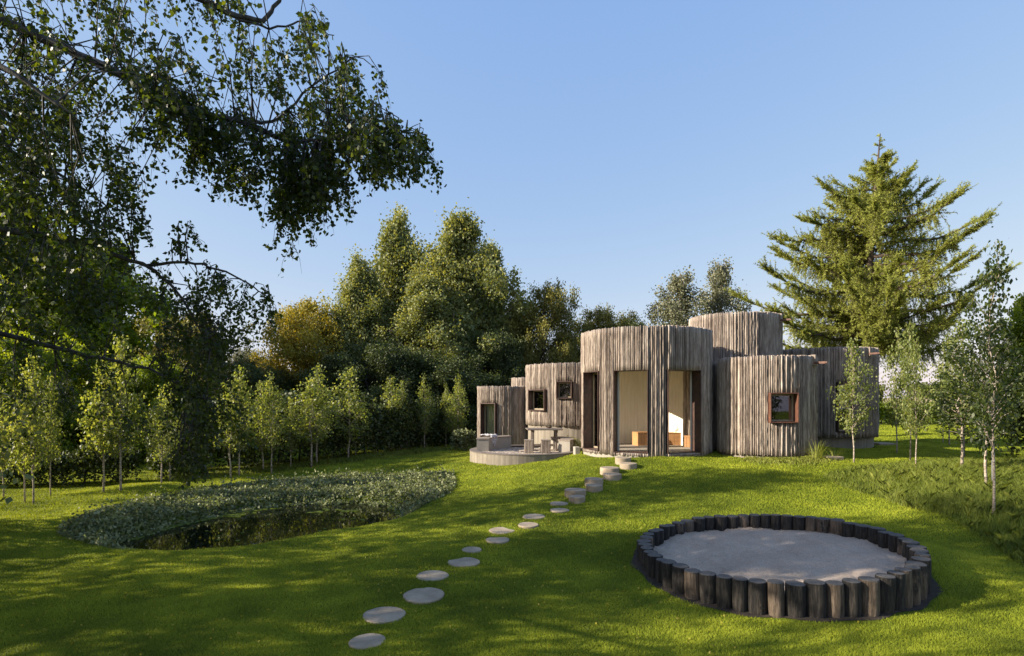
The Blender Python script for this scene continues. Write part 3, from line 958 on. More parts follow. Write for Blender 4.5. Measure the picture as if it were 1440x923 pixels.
        for _ in range(ns):
            t = rs.uniform(.0, .7)
            b = (1 - t) ** 2 * p + 2 * t * (1 - t) * m1 + t * t * q
            l2 = ln * rs.uniform(.35, .7)
            sw = rs.normal(size=3) * .4 * l2; sw[2] = -abs(sw[2]) * .5
            e = b + sw + np.array([0, 0, -l2 * .8])
            mm = (b + e) / 2 + sw * .3
            fine.tube([b, mm, e], [.003, .002, .001], 3, False)
            branches.append((b, mm, e))
        for (b, mm, e) in branches:
            l3 = np.linalg.norm(e - b)
            c = max(5, int(l3 / .024))
            t = rs.random(c)[:, None]
            pts = (1 - t) ** 2 * b + 2 * t * (1 - t) * mm + t * t * e + rs.normal(size=(c, 3)) * .03
            LP.append(pts); LT.append(np.clip(rs.random() * .35 + .6 * rs.random(c), 0, 1))
    from random import Random
    for poly, y0, y1, n, dr in zones:
        P = np.array(poly, float)
        x0, x1, ya, yb = P[:, 0].min(), P[:, 0].max(), P[:, 1].min(), P[:, 1].max()
        cnt = 0
        while cnt < n:
            px = rs.uniform(x0, x1, 64); py = rs.uniform(ya, yb, 64)
            ok = sdist(P, px, py) > 0
            for a, b in zip(px[ok], py[ok]):
                # clumping noise
                if math.sin(a * .051 + 1.3) * math.sin(b * .063 + a * .02) + rs.normal() * .55 < -.35: continue
                Y = rs.uniform(y0, y1)
                up = dr * .3
                w = np.array(W(a, b, Y)) - o
                twig(w + np.array([0, 0, up * .5]), dr)
                cnt += 1
                if cnt >= n: break
    # remaining crown: twigs along the other limbs
    for Q in limbs[9:]:
        for k in range(22):
            t = rs.uniform(.25, 1) * (len(Q) - 1)
            i = int(t)
            p = Q[i] + rs.normal(size=3) * np.array([.45, .45, .3])
            w = p + o
            if w[1] > .5:
                px = CX + F * w[0] / w[1]; py = CY - F * (w[2] - H) / w[1]
                if px > -90 and px < 1500 and py > -90: continue
            twig(p, .6)
    tb.build('trunk', M['darkbark'], R)
    fine.build('twig', M['darkbark'], R)
    P = np.concatenate(LP); T = np.concatenate(LT)
    print('near birch leaves', len(P))
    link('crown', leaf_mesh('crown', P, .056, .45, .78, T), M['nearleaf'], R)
near_birch()

# unseen birches added left of the frame to throw shade over the near lawn
side = tree_geo(11, 3.0, 1.2, 'birch', 44, 8, 15000, 0, 1.0, .28, .2, seed=91)
sb = build_tree('birch_tree', 'unseen birch added left of the camera, shading the near lawn', 'birch tree', (-15.5, 5.2, 0), side, .17, M['birch'], M['whitebark'], .6, .7)
SIDE = [((-12.5, .8, 0), 2.0, (.95, .95, .9), 'second unseen birch added left of the camera for shade'),
        ((-12.4, 10.2, 0), 4.0, (.80, .80, .84), 'sparse unseen birch added left of the lawn for streaks of shade')]
for loc, rz, sc, lab in SIDE: dup(sb, loc, rz, lab, sc)

# ------------------------------------------------------------------ the house
house = thing('round_timber_house', 'cluster of round flat roofed towers clad in rough weathered vertical timber slats', 'house', (0, 0, 0))


def ang_at(c, px, R=None):
    cx, cy, r = c[:3]
    if R: r = R
    d = np.array([(px - CX) / F, 1.0]); d /= np.linalg.norm(d)
    b = -(d @ np.array([cx, cy])); q = cx * cx + cy * cy - r * r
    disc = b * b - q
    t = -b - math.sqrt(max(disc, 0))
    p = d * t
    return math.atan2(p[1] - cy, p[0] - cx)


def cladding(c, openings, seed):
    """rough half round slats around a tower; openings: (a0,a1,z0,z1)"""
    rs = np.random.default_rng(seed)
    cx, cy, R, z0, z1 = c
    vs = []; fs = []; tint = []
    a = 0
    while a < 2 * PI:
        w = rs.choice([.022, .031, .039, .048, .062], p=[.22, .28, .25, .17, .08])
        da = (w + rs.uniform(.003, .013)) / R
        am = a + da / 2
        a += da
        if a > 2 * PI + .02: break
        depth = rs.uniform(.022, .062)
        hw = w / R / 2
        segs = [(z0 - rs.uniform(0, .05), z1 + rs.uniform(-.018, .018))]
        for (b0, b1, lo, hi) in openings:
            def inside(x):
                return (x - b0) % (2 * PI) < (b1 - b0) % (2 * PI)
            if inside(am) or inside(am + hw * .9) or inside(am - hw * .9):
                ns = []
                for s0, s1 in segs:
                    if lo > s0 + .02: ns.append((s0, min(s1, lo)))
                    if hi < s1 - .02: ns.append((max(s0, hi), s1))
                    if hi <= s0 or lo >= s1: ns = ns or [(s0, s1)]
                segs = ns
        tb = rs.random()
        if rs.random() < .12: tb *= .15
        offa = rs.normal() * .002
        for s0, s1 in segs:
            n = max(2, int((s1 - s0) / .16) + 1)
            zz = np.linspace(s0, s1, n)
            wob = np.cumsum(rs.normal(size=n)) * .0013
            wn = 1 + rs.normal(size=n) * .07
            dn = depth * (1 + rs.normal(size=n) * .13)
            base = len(vs)
            for k in range(n):
                h = hw * wn[k]
                ac = am + offa + wob[k] / R
                for u, dr in ((-1, -.02), (-.8, dn[k] * .65), (-.15, dn[k]), (.5, dn[k] * .9), (1, dn[k] * .3), (1, -.02)):
                    r = R - .03 + dr
                    vs.append((cx + r * math.cos(ac + u * h), cy + r * math.sin(ac + u * h), zz[k]))
            for k in range(n - 1):
                for j in range(5):
                    fs.append((base + k * 6 + j, base + k * 6 + j + 1, base + k * 6 + j + 7, base + k * 6 + j + 6))
                    tint.append(tb)
            e = base + (n - 1) * 6
            fs.append((e, e + 1, e + 2, e + 5)); tint.append(tb * .8)
            fs.append((e + 2, e + 3, e + 4, e + 5)); tint.append(tb * .8)
            fs.append((base + 5, base + 2, base + 1, base)); tint.append(tb)
            fs.append((base + 5, base + 4, base + 3, base + 2)); tint.append(tb)
    return np_mesh('wall', vs, fs, 4, False, [('tint', 'FACE', tint)])


def holed_cyl(c, R, z0, z1, openings, n=96, boards=0):
    cx, cy = c[0], c[1]
    A = list(np.linspace(0, 2 * PI, n, endpoint=False))
    Z = [z0, z1]
    for b0, b1, lo, hi in openings:
        A += [b0 % (2 * PI), b1 % (2 * PI)]
        Z += [min(max(lo, z0), z1), min(max(hi, z0), z1)]
    A = sorted(set(round(a, 6) for a in A)); Z = sorted(set(round(z, 5) for z in Z))
    m = MB()
    na, nz = len(A), len(Z)
    vs = [(cx + R * math.cos(a), cy + R * math.sin(a), z) for z in Z for a in A]
    fs = []
    for i in range(na):
        j = (i + 1) % na
        am = A[i] + ((A[j] - A[i]) % (2 * PI)) / 2
        for k in range(nz - 1):
            zm = (Z[k] + Z[k + 1]) / 2
            if any((am - b0) % (2 * PI) < (b1 - b0) % (2 * PI) and lo < zm < hi for b0, b1, lo, hi in openings): continue
            fs.append((k * na + i, k * na + j, (k + 1) * na + j, (k + 1) * na + i))
    m.add(vs, fs)
    return m


def window_box(c, a0, a1, lo, hi, out, inn, th, mat, name, pane_at=None, wood_frame=True, curtain_reflection=0.0, sub=None):
    """steel lining round an opening between angles a0 < a1, from radius R+out in to R-inn, with timber sash and pane"""
    cx, cy, R = c[:3]
    am = a0 + ((a1 - a0) % (2 * PI)) / 2
    half = R * math.sin(((a1 - a0) % (2 * PI)) / 2)
    ro = R * math.cos(((a1 - a0) % (2 * PI)) / 2)
    ur = np.array([math.cos(am), math.sin(am)]); ut = np.array([-ur[1], ur[0]])
    rz = am
    rout = R + out if half < .4 else ro + .035 + out
    rin = ro - inn
    rc = (rout + rin) / 2; dp = rout - rin
    def at(r, t): return (cx + ur[0] * r + ut[0] * t, cy + ur[1] * r + ut[1] * t)
    fr = MB()
    zc = (lo + hi) / 2
    for s in (-1, 1):
        x, y = at(rc, s * (half - th / 2))
        fr.box((x, y, zc), (dp, th, hi - lo), rz, .004)
    x, y = at(rc, 0)
    fr.box((x, y, hi - th / 2), (dp - .004, 2 * half - 2 * th - .002, th), rz, .004)
    fr.box((x, y, lo + th / 2), (dp - .004, 2 * half - 2 * th - .002, th), rz, .004)
    fo = fr.build(name, M[mat], house)
    rp = rin + .05 if pane_at is None else pane_at
    if wood_frame:
        sm = MB(); w = .045
        hh = half - th - .004
        for s in (-1, 1):
            x, y = at(rp, s * (hh - w / 2)); sm.box((x, y, zc), (.05, w, hi - lo - 2 * th - .008), rz, .004)
        x, y = at(rp, 0)
        sm.box((x, y, hi - th - w / 2 - .005), (.046, 2 * hh - 2 * w - .002, w), rz, .003)
        sm.box((x, y, lo + th + w / 2 + .005), (.046, 2 * hh - 2 * w - .002, w), rz, .003)
        sm.build('sash', M['framewood'], fo)
        g = MB()
        x, y = at(rp, 0)
        g.box((x, y, zc), (.008, 2 * hh - 2 * w + .01, hi - lo - 2 * th - 2 * w), rz)
        g.build('pane', M['glass'], fo)
    if curtain_reflection > 0:
        cu = MB()
        wv = 2 * half * curtain_reflection
        n = 26
        vs = []
        for i in range(n + 1):
            t = -half + th + wv * i / n
            x, y = at(rp - .12 - .03 * math.sin(i * 1.6), t)
            vs += [(x, y, lo + .04), (x, y, hi - .04)]
        cu.add(vs, [(2 * i, 2 * i + 2, 2 * i + 3, 2 * i + 1) for i in range(n)], True)
        cu.build('curtain_reflection', M['curtain_reflection'], fo)
    return fo


def rnd(c, px0, px1, Rx=None):
    a, b = ang_at(c, px0, Rx), ang_at(c, px1, Rx)
    return a, b          # px increasing -> angle increasing on the near side


HA = HOUSE['A']
topz = 3.38
openA = [(*rnd(HA, 822, 843), 1.05, topz), (*rnd(HA, 863, 911.5), 1.05, topz), (*rnd(HA, 938.5, 985), 1.05, topz)]
openA.append((math.radians(146), math.radians(176), 1.05, topz))      # unseen opening added on the sunny side to let sun onto the inner wall
def zat(c, px, py):
    a = ang_at(c, px); y = c[1] + c[2] * math.sin(a)
    return H - (py - CY) / F * y
HB, HD, HE, HF = HOUSE['B'], HOUSE['D'], HOUSE['E'], HOUSE['F']
openB = [(*rnd(HB, 1081, 1121), zat(HB, 1100, 595), zat(HB, 1100, 552.5))]
openD = [(*rnd(HD, 1177, 1199), zat(HD, 1188, 608), zat(HD, 1188, 538))]
openE = [(*rnd(HE, 746, 769), zat(HE, 757, 578), zat(HE, 757, 548)), (*rnd(HE, 783, 805), zat(HE, 794, 561), zat(HE, 794, 536.5))]
openF = [(*rnd(HF, 677.5, 698.5), .60, zat(HF, 688, 567))]
op = {'A': openA, 'B': openB, 'D': openD, 'E': openE, 'F': openF}
names = {'A': 'large round main tower wall with three tall openings', 'B': 'round tower wall with one square window at the front right', 'C': 'tallest tower wall behind, without windows', 'D': 'rightmost tower wall behind the young birch',
         'E': 'left tower wall with two small square windows', 'F': 'small leftmost tower wall with a tall glazed door', 'G': 'low tower wall just showing between the two left towers', 'H1': 'narrow recessed wall linking two front towers', 'H2': 'narrow linking wall behind the main tower'}
for k, c in HOUSE.items():
    ops = op.get(k, [])
    o = link('wall', cladding(c, ops, ord(k[0]) + len(k)), M['slat'], house)
    o['label'] = names[k]
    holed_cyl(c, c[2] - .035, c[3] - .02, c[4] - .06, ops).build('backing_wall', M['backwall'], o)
    m = MB()
    m.arc(c[0], c[1], .02, c[2] - .08, c[4] - .28, c[4] - .16, 0, 2 * PI, 48)
    m.build('roof', M['roof'], house)
    m = MB()
    if k == 'A':
        m.arc(c[0], c[1], .02, c[2] - .02, .55, 1.055, 0, 2 * PI, 72)
    else:
        zb = gz(c[0] + 0, c[1] - c[2] - .3)
        m.arc(c[0], c[1], c[2] - .30, c[2] - (.07 if k != 'D' else .12), min(zb, c[3]) - .5, c[3] - .012, 0, 2 * PI, 64)
    m.build('plinth', M['slab'] if k == 'A' else M['concrete'], house)
    # inner lining
    if k not in ('H1', 'H2', 'G', 'C'):
        Ri = c[2] - (.34 if k == 'A' else .3)
        inner = holed_cyl(c, Ri, c[3] - .0 if k != 'A' else 1.056, c[4] - .42 if k != 'A' else 3.62, ops, 96)
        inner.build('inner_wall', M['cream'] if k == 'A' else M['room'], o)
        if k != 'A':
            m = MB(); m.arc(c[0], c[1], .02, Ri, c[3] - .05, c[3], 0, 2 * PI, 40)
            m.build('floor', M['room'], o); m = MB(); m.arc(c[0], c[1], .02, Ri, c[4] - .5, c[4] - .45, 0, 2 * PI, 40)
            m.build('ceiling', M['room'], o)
# main tower interior: vertical cream boards with shadow gaps, ceiling
m = MB()
Ri = HA[2] - .34
nb = 92
for i in range(nb):
    a0 = 2 * PI * i / nb; a1 = 2 * PI * (i + 1) / nb - .006
    am = (a0 + a1) / 2
    z0_, z1_ = 1.056, 3.60
    if any((am - b0 + .03) % (2 * PI) < (b1 - b0 + .06) % (2 * PI) for b0, b1, lo, hi in openA): z0_ = topz + .02
    m.arc(HA[0], HA[1], Ri - .022, Ri - .004, z0_, z1_, a0, a1, 2)
m.build('inner_boards', M['cream'], house)
m = MB(); m.arc(HA[0], HA[1], .02, HA[2] - .045, 3.61, 3.66, 0, 2 * PI, 64); m.build('ceiling', M['cream'], house)
# openings in the main tower
for i, (a0, a1, lo, hi) in enumerate(openA):
    window_box(HA, a0, a1, 1.056, hi + .01, .0 if i else .02, .345, .022, 'rust', 'door_frame', wood_frame=(i == 0))
for a0, a1, lo, hi in openB: window_box(HB, a0, a1, lo, hi, .07, .22, .03, 'rustbright', 'window')
for a0, a1, lo, hi in openD: window_box(HD, a0, a1, lo, hi, .05, .10, .03, 'rust', 'window', curtain_reflection=0)
for i, (a0, a1, lo, hi) in enumerate(openE): window_box(HE, a0, a1, lo, hi, .10, .16, .035, 'rust', 'window', curtain_reflection=.62 if i == 0 else 0)  # pale panel in the first window stands in for a greenish reflection
for a0, a1, lo, hi in openF:
    d = window_box(HF, a0, a1, lo, hi, .05, .20, .035, 'rust', 'door', curtain_reflection=.75)
# wall plate / concrete retaining wall under the windowed tower
# rain spouts
for c, px, py, sc in ((HB, 1143, 512, 1), (HOUSE['C'], 1096, 452, .9), (HD, 1221, 499, 1)):
    a = ang_at(c, px)
    zz = zat(c, px, py)
    s = MB()
    ur = (math.cos(a), math.sin(a))
    R = c[2]
    s.box((c[0] + ur[0] * (R + .02), c[1] + ur[1] * (R + .02), zz + .10), (.14, .10, .30), a, .01)
    o = s.build('drain_head', M['greywood'], house)
    s = MB()
    L_ = .15
    s.box((c[0] + ur[0] * (R + .12 + L_ / 2), c[1] + ur[1] * (R + .12 + L_ / 2), zz), (L_ + .15, .12, .012), a)
    for q in (-1, 1):
        s.box((c[0] + ur[0] * (R + .12 + L_ / 2) - ur[1] * q * .056, c[1] + ur[1] * (R + .12 + L_ / 2) + ur[0] * q * .056, zz + .03), (L_ + .15, .010, .05), a)
    s.build('rain_spout', M['rustbright'], o)

# retaining wall behind the terrace
m = MB()
m.arc(2.57, 22.6, 1.75, 1.92, .4, 1.545, math.radians(180), math.radians(300), 40)
tag(m.build('retaining_wall', M['concrete']), 'curved board marked concrete wall under the tower with two windows', 'wall')
m = MB(); x, y, z = hit(812, 640)
m.box((2.02, 17.55, .93), (.16, .3, .30), .1, .01)
tag(m.build('concrete_block', M['slab']), 'small pale concrete block between the terrace and the main tower', 'block')


# indoor furniture (top-level things)
def bench_indoor(px0, px1, pyt, Y, depth, label, rz):
    x0 = (px0 - CX) / F * Y; x1 = (px1 - CX) / F * Y
    zt = H - (pyt - CY) / F * Y
    r = thing('wooden_bench', label, 'bench', ((x0 + x1) / 2, Y + depth / 2, 1.056), rz, 'orange timber benches inside the main tower')
    w = x1 - x0; h = zt - 1.056
    m = MB()
    n = max(3, int(w / .11))
    for i in range(n):
        m.box((-w / 2 + w * (i + .5) / n, -depth / 2 + .012, (h - .035) / 2), (w / n - .006, .022, h - .036), 0, .003)
    for s in (-1, 1): m.box((s * (w / 2 - .011), .012, (h - .035) / 2), (.022, depth - .026, h - .036), 0, .003)
    m.build('panel', M['orange'], r)
    m = MB(); m.box((0, 0, h - .0175), (w + .02, depth + .02, .034), 0, .006)
    m.build('seat', M['orange'], r)
    return r
bench_indoor(894, 914, 608, 18.2, .4, 'orange timber bench seen through the middle opening', .25)
bench_indoor(939, 971, 608.5, 18.35, .38, 'wide orange timber bench with a cushion, seen through the right opening', -.1)
bench_indoor(967, 978, 613, 17.6, .36, 'end of an orange timber bench beside the right jamb', -.6)
cu = bmesh.new()
bmesh.ops.create_grid(cu, x_segments=10, y_segments=10, size=1)
me = bpy.data.meshes.new('cushion')
vs = []; fs = []
N = 10
for sgn in (-1, 1):
    for i in range(N + 1):
        for j in range(N + 1):
            u, v = i / N * 2 - 1, j / N * 2 - 1
            th = .085 * (1 - u ** 4) ** .5 * (1 - v ** 4) ** .5
            pin = 1 - .10 * (1 - abs(u)) * abs(v) ** 3 - .0
            vs.append((u * .19 * (1 - .08 * (1 - v * v) * abs(u)), sgn * th, v * .19 * (1 - .08 * (1 - u * u) * abs(v))))
for s in range(2):
    for i in range(N):
        for j in range(N):
            b = s * (N + 1) ** 2 + i * (N + 1) + j
            f = (b, b + 1, b + N + 2, b + N + 1)
            fs.append(f if s == 0 else f[::-1])
cu.free()
me.from_pydata(vs, [], fs)
me.polygons.foreach_set('use_smooth', [True] * len(fs))
co_ = link('cushion', me, M['cushion'])
co_.location = ((957 - CX) / F * 18.5, 18.5, 1.49 + .18); co_.rotation_euler = (-.25, .06, -.2)
tag(co_, 'pale square cushion leaning on the indoor bench by the right opening', 'cushion')

# ------------------------------------------------------------------ terrace
px_, py_, pr_ = PAT
ter = thing('round_terrace', 'round raised gravel terrace with a low board marked concrete rim', 'terrace', (px_, py_, .0))
m = MB(); m.arc(0, 0, pr_ - .20, pr_, .25, .842, 0, 2 * PI, 96); m.build('rim_wall', M['concrete'], ter)
m = MB(); m.arc(0, 0, pr_ - .26, pr_ + .012, .843, .868, 0, 2 * PI, 96); m.build('rim_cap', M['capwood'], ter)
n = 60
rs = np.random.default_rng(8)
vs = [(0, 0, .80)]; fs = []
for k, rr_ in enumerate(np.linspace(.1, pr_ - .25, 16)):
    for i in range(n):
        a = 2 * PI * i / n
        vs.append((rr_ * math.cos(a), rr_ * math.sin(a), .80 + rs.normal() * .008))
for i in range(n): fs.append((0, 1 + i, 1 + (i + 1) % n))
for k in range(15):
    for i in range(n):
        j = (i + 1) % n
        fs.append((1 + k * n + i, 1 + (k + 1) * n + i, 1 + (k + 1) * n + j, 1 + k * n + j))
me = bpy.data.meshes.new('gravel'); me.from_pydata(vs, [], fs); me.update()
link('gravel', me, M['gravel'], ter)


def curved_bench(label, r0, r1, a0, a1, zt):
    r = thing('curved_bench', label, 'bench', (px_, py_, 0), 0, 'benches on the round terrace')
    m = MB(); m.arc(0, 0, r0, r1, .80, zt - .04, math.radians(a0), math.radians(a1), 24); m.build('base', M['slab'], r)
    m = MB(); m.arc(0, 0, r0 - .02, r1 + .02, zt - .038, zt, math.radians(a0 - .6), math.radians(a1 + .6), 24); m.build('seat', M['greywood'], r)
curved_bench('long curved concrete bench round the left and back of the terrace', 1.22, 1.62, 112, 183, 1.24)
curved_bench('short curved concrete bench at the right side of the terrace', 1.24, 1.64, -28, 40, 1.24)

# table
Yt = 19.35
tb_ = thing('outdoor_table', 'grey weathered timber table standing on the gravel terrace', 'table', ((765 - CX) / F * Yt, Yt, .80), .05)
m = MB()
for i in range(5): m.box((0, -.36 + i * .18, .735), (1.20 + rng.normal() * .02, .165, .045), 0, .008)
m.build('tabletop', M['capwood'], tb_)
for s in (-1, 1):
    m = MB()
    for q in (-1, 1): m.box((s * .40, q * .22, .36), (.07, .07, .70), 0, .008)
    m.box((s * .40, 0, .67), (.07, .70, .07), 0, .006); m.box((s * .40, 0, .035), (.07, .6, .06), 0, .006)
    m.build('leg', M['capwood'], tb_)
m = MB(); m.box((0, 0, .18), (.8, .06, .08), 0, .006); m.build('stretcher', M['greywood'], tb_)
for px, w, lab in ((743.5, .29, 'left of two chunky timber block stools in front of the terrace table'), (767, .31, 'right of two chunky timber block stools in front of the terrace table')):
    Y = 18.45
    r = thing('block_stool', lab, 'stool', ((px - CX) / F * Y, Y, .80), random.uniform(-.2, .2), 'block stools on the terrace')
    m = MB()
    for i in range(3): m.box((-w / 2 + w * (i + .5) / 3, 0, .20), (w / 3 - .006, w, .40), 0, .01)
    m.build('base', M['greywood'], r)
    m = MB(); m.box((0, 0, .42), (w + .01, w + .01, .03), 0, .006); m.build('seat', M['greywood'], r)
m = MB(); 
bowl = [(0, 0, 0), (.05, 0, 0), (.10, 0, .045), (.095, 0, .045), (.045, 0, .01), (0, 0, .01)]
vs = []; fs = []
for i in range(20):
    a = 2 * PI * i / 20
    for p in bowl[1:5]: vs.append((p[0] * math.cos(a), p[0] * math.sin(a), p[2]))
for i in range(20):
    j = (i + 1) % 20
    for q in range(3): fs.append((i * 4 + q, j * 4 + q, j * 4 + q + 1, i * 4 + q + 1))
fs.append(tuple(i * 4 for i in range(19, -1, -1))); fs.append(tuple(i * 4 + 3 for i in range(20)))
m.add(vs, fs, True)
b = m.build('bowl', M['rust']); b.location = ((772 - CX) / F * Yt, Yt, .80 + .7585)
tag(b, 'small dark bowl on the terrace table', 'bowl')
# blanket thrown over the bench
n = 18
vs = []; fs = []
for i in range(n + 1):
    for j in range(n + 1):
        u, v = i / n - .5, j / n
        x = u * .40 + .05 * math.sin(v * 9 + u * 5)
        if v < .55: y = .22 - v * .75; z = .035 + .035 * abs(math.sin(u * 17 + v * 6)) + .03 * math.sin(v * 14 + u * 9) ** 2
        else: y = -.20 - .03 * math.sin(u * 18) - .02 * (v - .55); z = .05 - (v - .55) * .85 * (1 - .5 * abs(u) * 1.5) 
        vs.append((x * (1 if v < .55 else 1.25 - v * .6), y, z))
for i in range(n):
    for j in range(n):
        b = i * (n + 1) + j
        fs.append((b, b + n + 1, b + n + 2, b + 1))
me = bpy.data.meshes.new('blanket'); me.from_pydata(vs, [], fs); me.polygons.foreach_set('use_smooth', [True] * len(fs))
o = link('blanket', me, M['throw'])
sol = o.modifiers.new('t', 'SOLIDIFY'); sol.thickness = .012
aa = math.radians(151)
o.location = (px_ + 1.42 * math.cos(aa), py_ + 1.42 * math.sin(aa), 1.235); o.rotation_euler = (0, 0, aa - PI / 2 - 0)
tag(o, 'crumpled pale grey and white blanket thrown over the long terrace bench', 'blanket')

# ------------------------------------------------------------------ stepping stones
STONES = [(517, 901, 52, .014), (540, 864, 60, .014), (596, 836, 58, .014), (608, 809, 46, .012), (652, 790, 46, .012), (663, 772.5, 28, .02), (699.5, 758.5, 34, .012), (706, 745.5, 37, .012), (743, 737.5, 29, .02), (751, 726, 32, .02),
          (787, 717, 27, .02), (786, 707.5, 26, .03), (811.5, 698, 23, .12), (809, 688.5, 30, .14), (836, 682, 24, .12), (835, 673, 26, .14), (861, 666.5, 26, .12), (857.5, 657.5, 27, .14), (883.5, 651.5, 24, .12), (876, 643.5, 22, .14)]
stones = []
for i, (px, py, w, t) in enumerate(STONES):
    # top surface sits t above the ground
    Yv = np.arange(4, 30, .01)
    Xv = (px - CX) / F * Yv
    dz = (H - (py - CY) / F * Yv) - (GZ(Xv, Yv) + t)
    k = int(np.argmax(dz <= 0))
    X, Y = float(Xv[k]), float(Yv[k])
    R = w / 2 / F * Y
    z = gz(X, Y)
    bm = MB()
    n = 40
    ir = 1 + np.cumsum(rng.normal(size=n)) * .0
    prof = [(R, -.12), (R, t - .012), (R - .004, t - .004), (R - .012, t), (R * .5, t + .001)]
    vs = []
    for r_, zz in prof:
        for q in range(n):
            a = 2 * PI * q / n
            k2 = 1 + .012 * math.sin(3 * a + i) + .008 * math.sin(7 * a + i * 2)
            vs.append((r_ * k2 * math.cos(a), r_ * k2 * math.sin(a), zz))
    vs.append((0, 0, t + .001))
    fs = []
    for p in range(4):
        for q in range(n):
            j = (q + 1) % n
            fs.append((p * n + q, p * n + j, (p + 1) * n + j, (p + 1) * n + q))
    for q in range(n): fs.append((4 * n + q, 4 * n + (q + 1) % n, 5 * n))
    bm.add(vs, fs, False)
    o = bm.build('stepping_stone', M['stone'])
    o.location = (X, Y, z)
    o.rotation_euler = (random.uniform(-.012, .012), random.uniform(-.012, .012), random.random() * 6)
    how = 'raised thick round stepping stone' if t > .1 else 'flat round stepping stone in the lawn'
    tag(o, f'{how}, {ORD[i]} along the path from the camera', 'stepping stone', 'round stepping stones leading up to the house')
    stones.append((X, Y, R))
for px, py, w, lab in ((1165, 645.5, 26, 'flat pale slab in the lawn just right of the square window tower'), (1240, 626, 26, 'flat pale slab in the lawn at the corner of the rightmost tower')):
    X, Y, z = hit(px, py)
    m = MB(); m.box((0, 0, .03), (w / F * Y, .55, .10), 0, .01)
    o = m.build('paving_slab', M['stone']); o.location = (X, Y, z); o.rotation_euler = (0, 0, .15)
    tag(o, lab, 'slab')
    stones.append((X, Y, .35))

# ------------------------------------------------------------------ sand pit
rx, ry, rr0 = RING
NP = 56
posts = []
prad = [random.uniform(.088, .120) for _ in range(NP)]
fit = 2 * PI * rr0 / (2 * sum(prad)) * 1.012
aacc = 0
for i in range(NP):
    rad = prad[i] * fit
    a = aacc + rad / fit / sum(prad) * PI
    aacc += 2 * rad / fit / sum(prad) * PI
    R = rr0 + .0 + random.uniform(-.015, .015)
    X, Y = rx + R * math.cos(a), ry + R * math.sin(a)
    top = .445 + TILT * (X - rx) + random.uniform(-.014, .014)
    rs = np.random.default_rng(100 + i)
    n = 20
    zb = gz(rx + (rr0 + .12) * math.cos(a), ry + (rr0 + .12) * math.sin(a))
    zb = zb if zb == zb else 0
    h = top - zb
    ph = rs.random(6) * 6
    zl = [-.15, 0, h * .12, h * .35, h * .6, h * .85, h - .014, h - .004, h]
    rl = [.90, .92, .97, 1.0, 1.0, .99, .98, .965, .92]
    vs = []; fs = []; mi = []
    for zz, rl_ in zip(zl, rl):
        for q in range(n):
            t = 2 * PI * q / n
            k = 1 + .03 * math.sin(2 * t + ph[0]) + .025 * math.sin(5 * t + ph[1] + zz * 1.5) + .015 * math.sin(9 * t + ph[2])
            vs.append((rad * rl_ * k * math.cos(t), rad * rl_ * k * math.sin(t), zz))
    vs.append((0, 0, h + .003))
    for p in range(len(zl) - 1):
        for q in range(n):
            j = (q + 1) % n
            fs.append((p * n + q, p * n + j, (p + 1) * n + j, (p + 1) * n + q))
    for q in range(n): fs.append(((len(zl) - 1) * n + q, (len(zl) - 1) * n + (q + 1) % n, len(zl) * n))
    me = bpy.data.meshes.new('log_post'); me.from_pydata(vs, [], fs)
    for p_ in me.polygons: p_.use_smooth = p_.index < (len(zl) - 3) * n
    o = link('log_post', me, [M['log'], M['logend']])
    for p_ in me.polygons:
        if p_.index >= (len(zl) - 2) * n: p_.material_index = 1
    o.location = (X, Y, zb)
    o.rotation_euler = (random.uniform(-.03, .03), random.uniform(-.03, .03), random.random() * 6)
    posts.append((o, CX + F * X / Y, a, Y))
front = sorted([p for p in posts if math.sin(p[2]) < 0], key=lambda p: p[1])
back = sorted([p for p in posts if math.sin(p[2]) >= 0], key=lambda p: p[1])
for arr, word in ((front, 'near'), (back, 'far')):
    for i, p in enumerate(arr):
        tag(p[0], f'dark log post, {ORD[i]} from left on the {word} side of the sand pit', 'log post', 'upright log posts around the sand pit')
# sand
n = 90
vs = []; fs = []
rs = np.random.default_rng(4)
ph = rs.random((40, 2)) * 6.28; fr_ = rs.normal(size=(40, 2)) * 6
NG = 130
gs = np.linspace(-rr0, rr0, NG)
sx, sy = np.meshgrid(gs, gs)
q = np.maximum(1, np.hypot(sx, sy) / (rr0 - .02))
sx2, sy2 = sx / q, sy / q
hh_ = sum(np.sin(fr_[k, 0] * sx2 + fr_[k, 1] * sy2 + ph[k, 0]) for k in range(40)) * .0026 + rs.normal(size=sx.shape) * .004
dents = np.zeros_like(hh_)
for k in range(130):        # scuffs and footprints
    ax_, ay_ = rs.uniform(-rr0, rr0, 2); w1 = rs.uniform(.03, .07)
    dents -= rs.uniform(.008, .028) * np.exp(-(((sx2 - ax_) / w1) ** 2 + ((sy2 - ay_) / (w1 * 1.8)) ** 2))
sz = .225 + TILT * sx2 + hh_ + dents
ii = np.arange(NG * NG).reshape(NG, NG)
fs = np.stack([ii[:-1, :-1], ii[:-1, 1:], ii[1:, 1:], ii[1:, :-1]], -1).reshape(-1, 4)
inside_ = (np.hypot(sx, sy) < rr0 + .03).ravel()
fs = fs[inside_[fs].all(1)]
me = np_mesh('sand', np.stack([sx2, sy2, sz], -1).reshape(-1, 3), fs, 4, True)
o = link('sand', me, M['sand']); o.location = (rx, ry, 0)
tag(o, None, None, kind='structure')
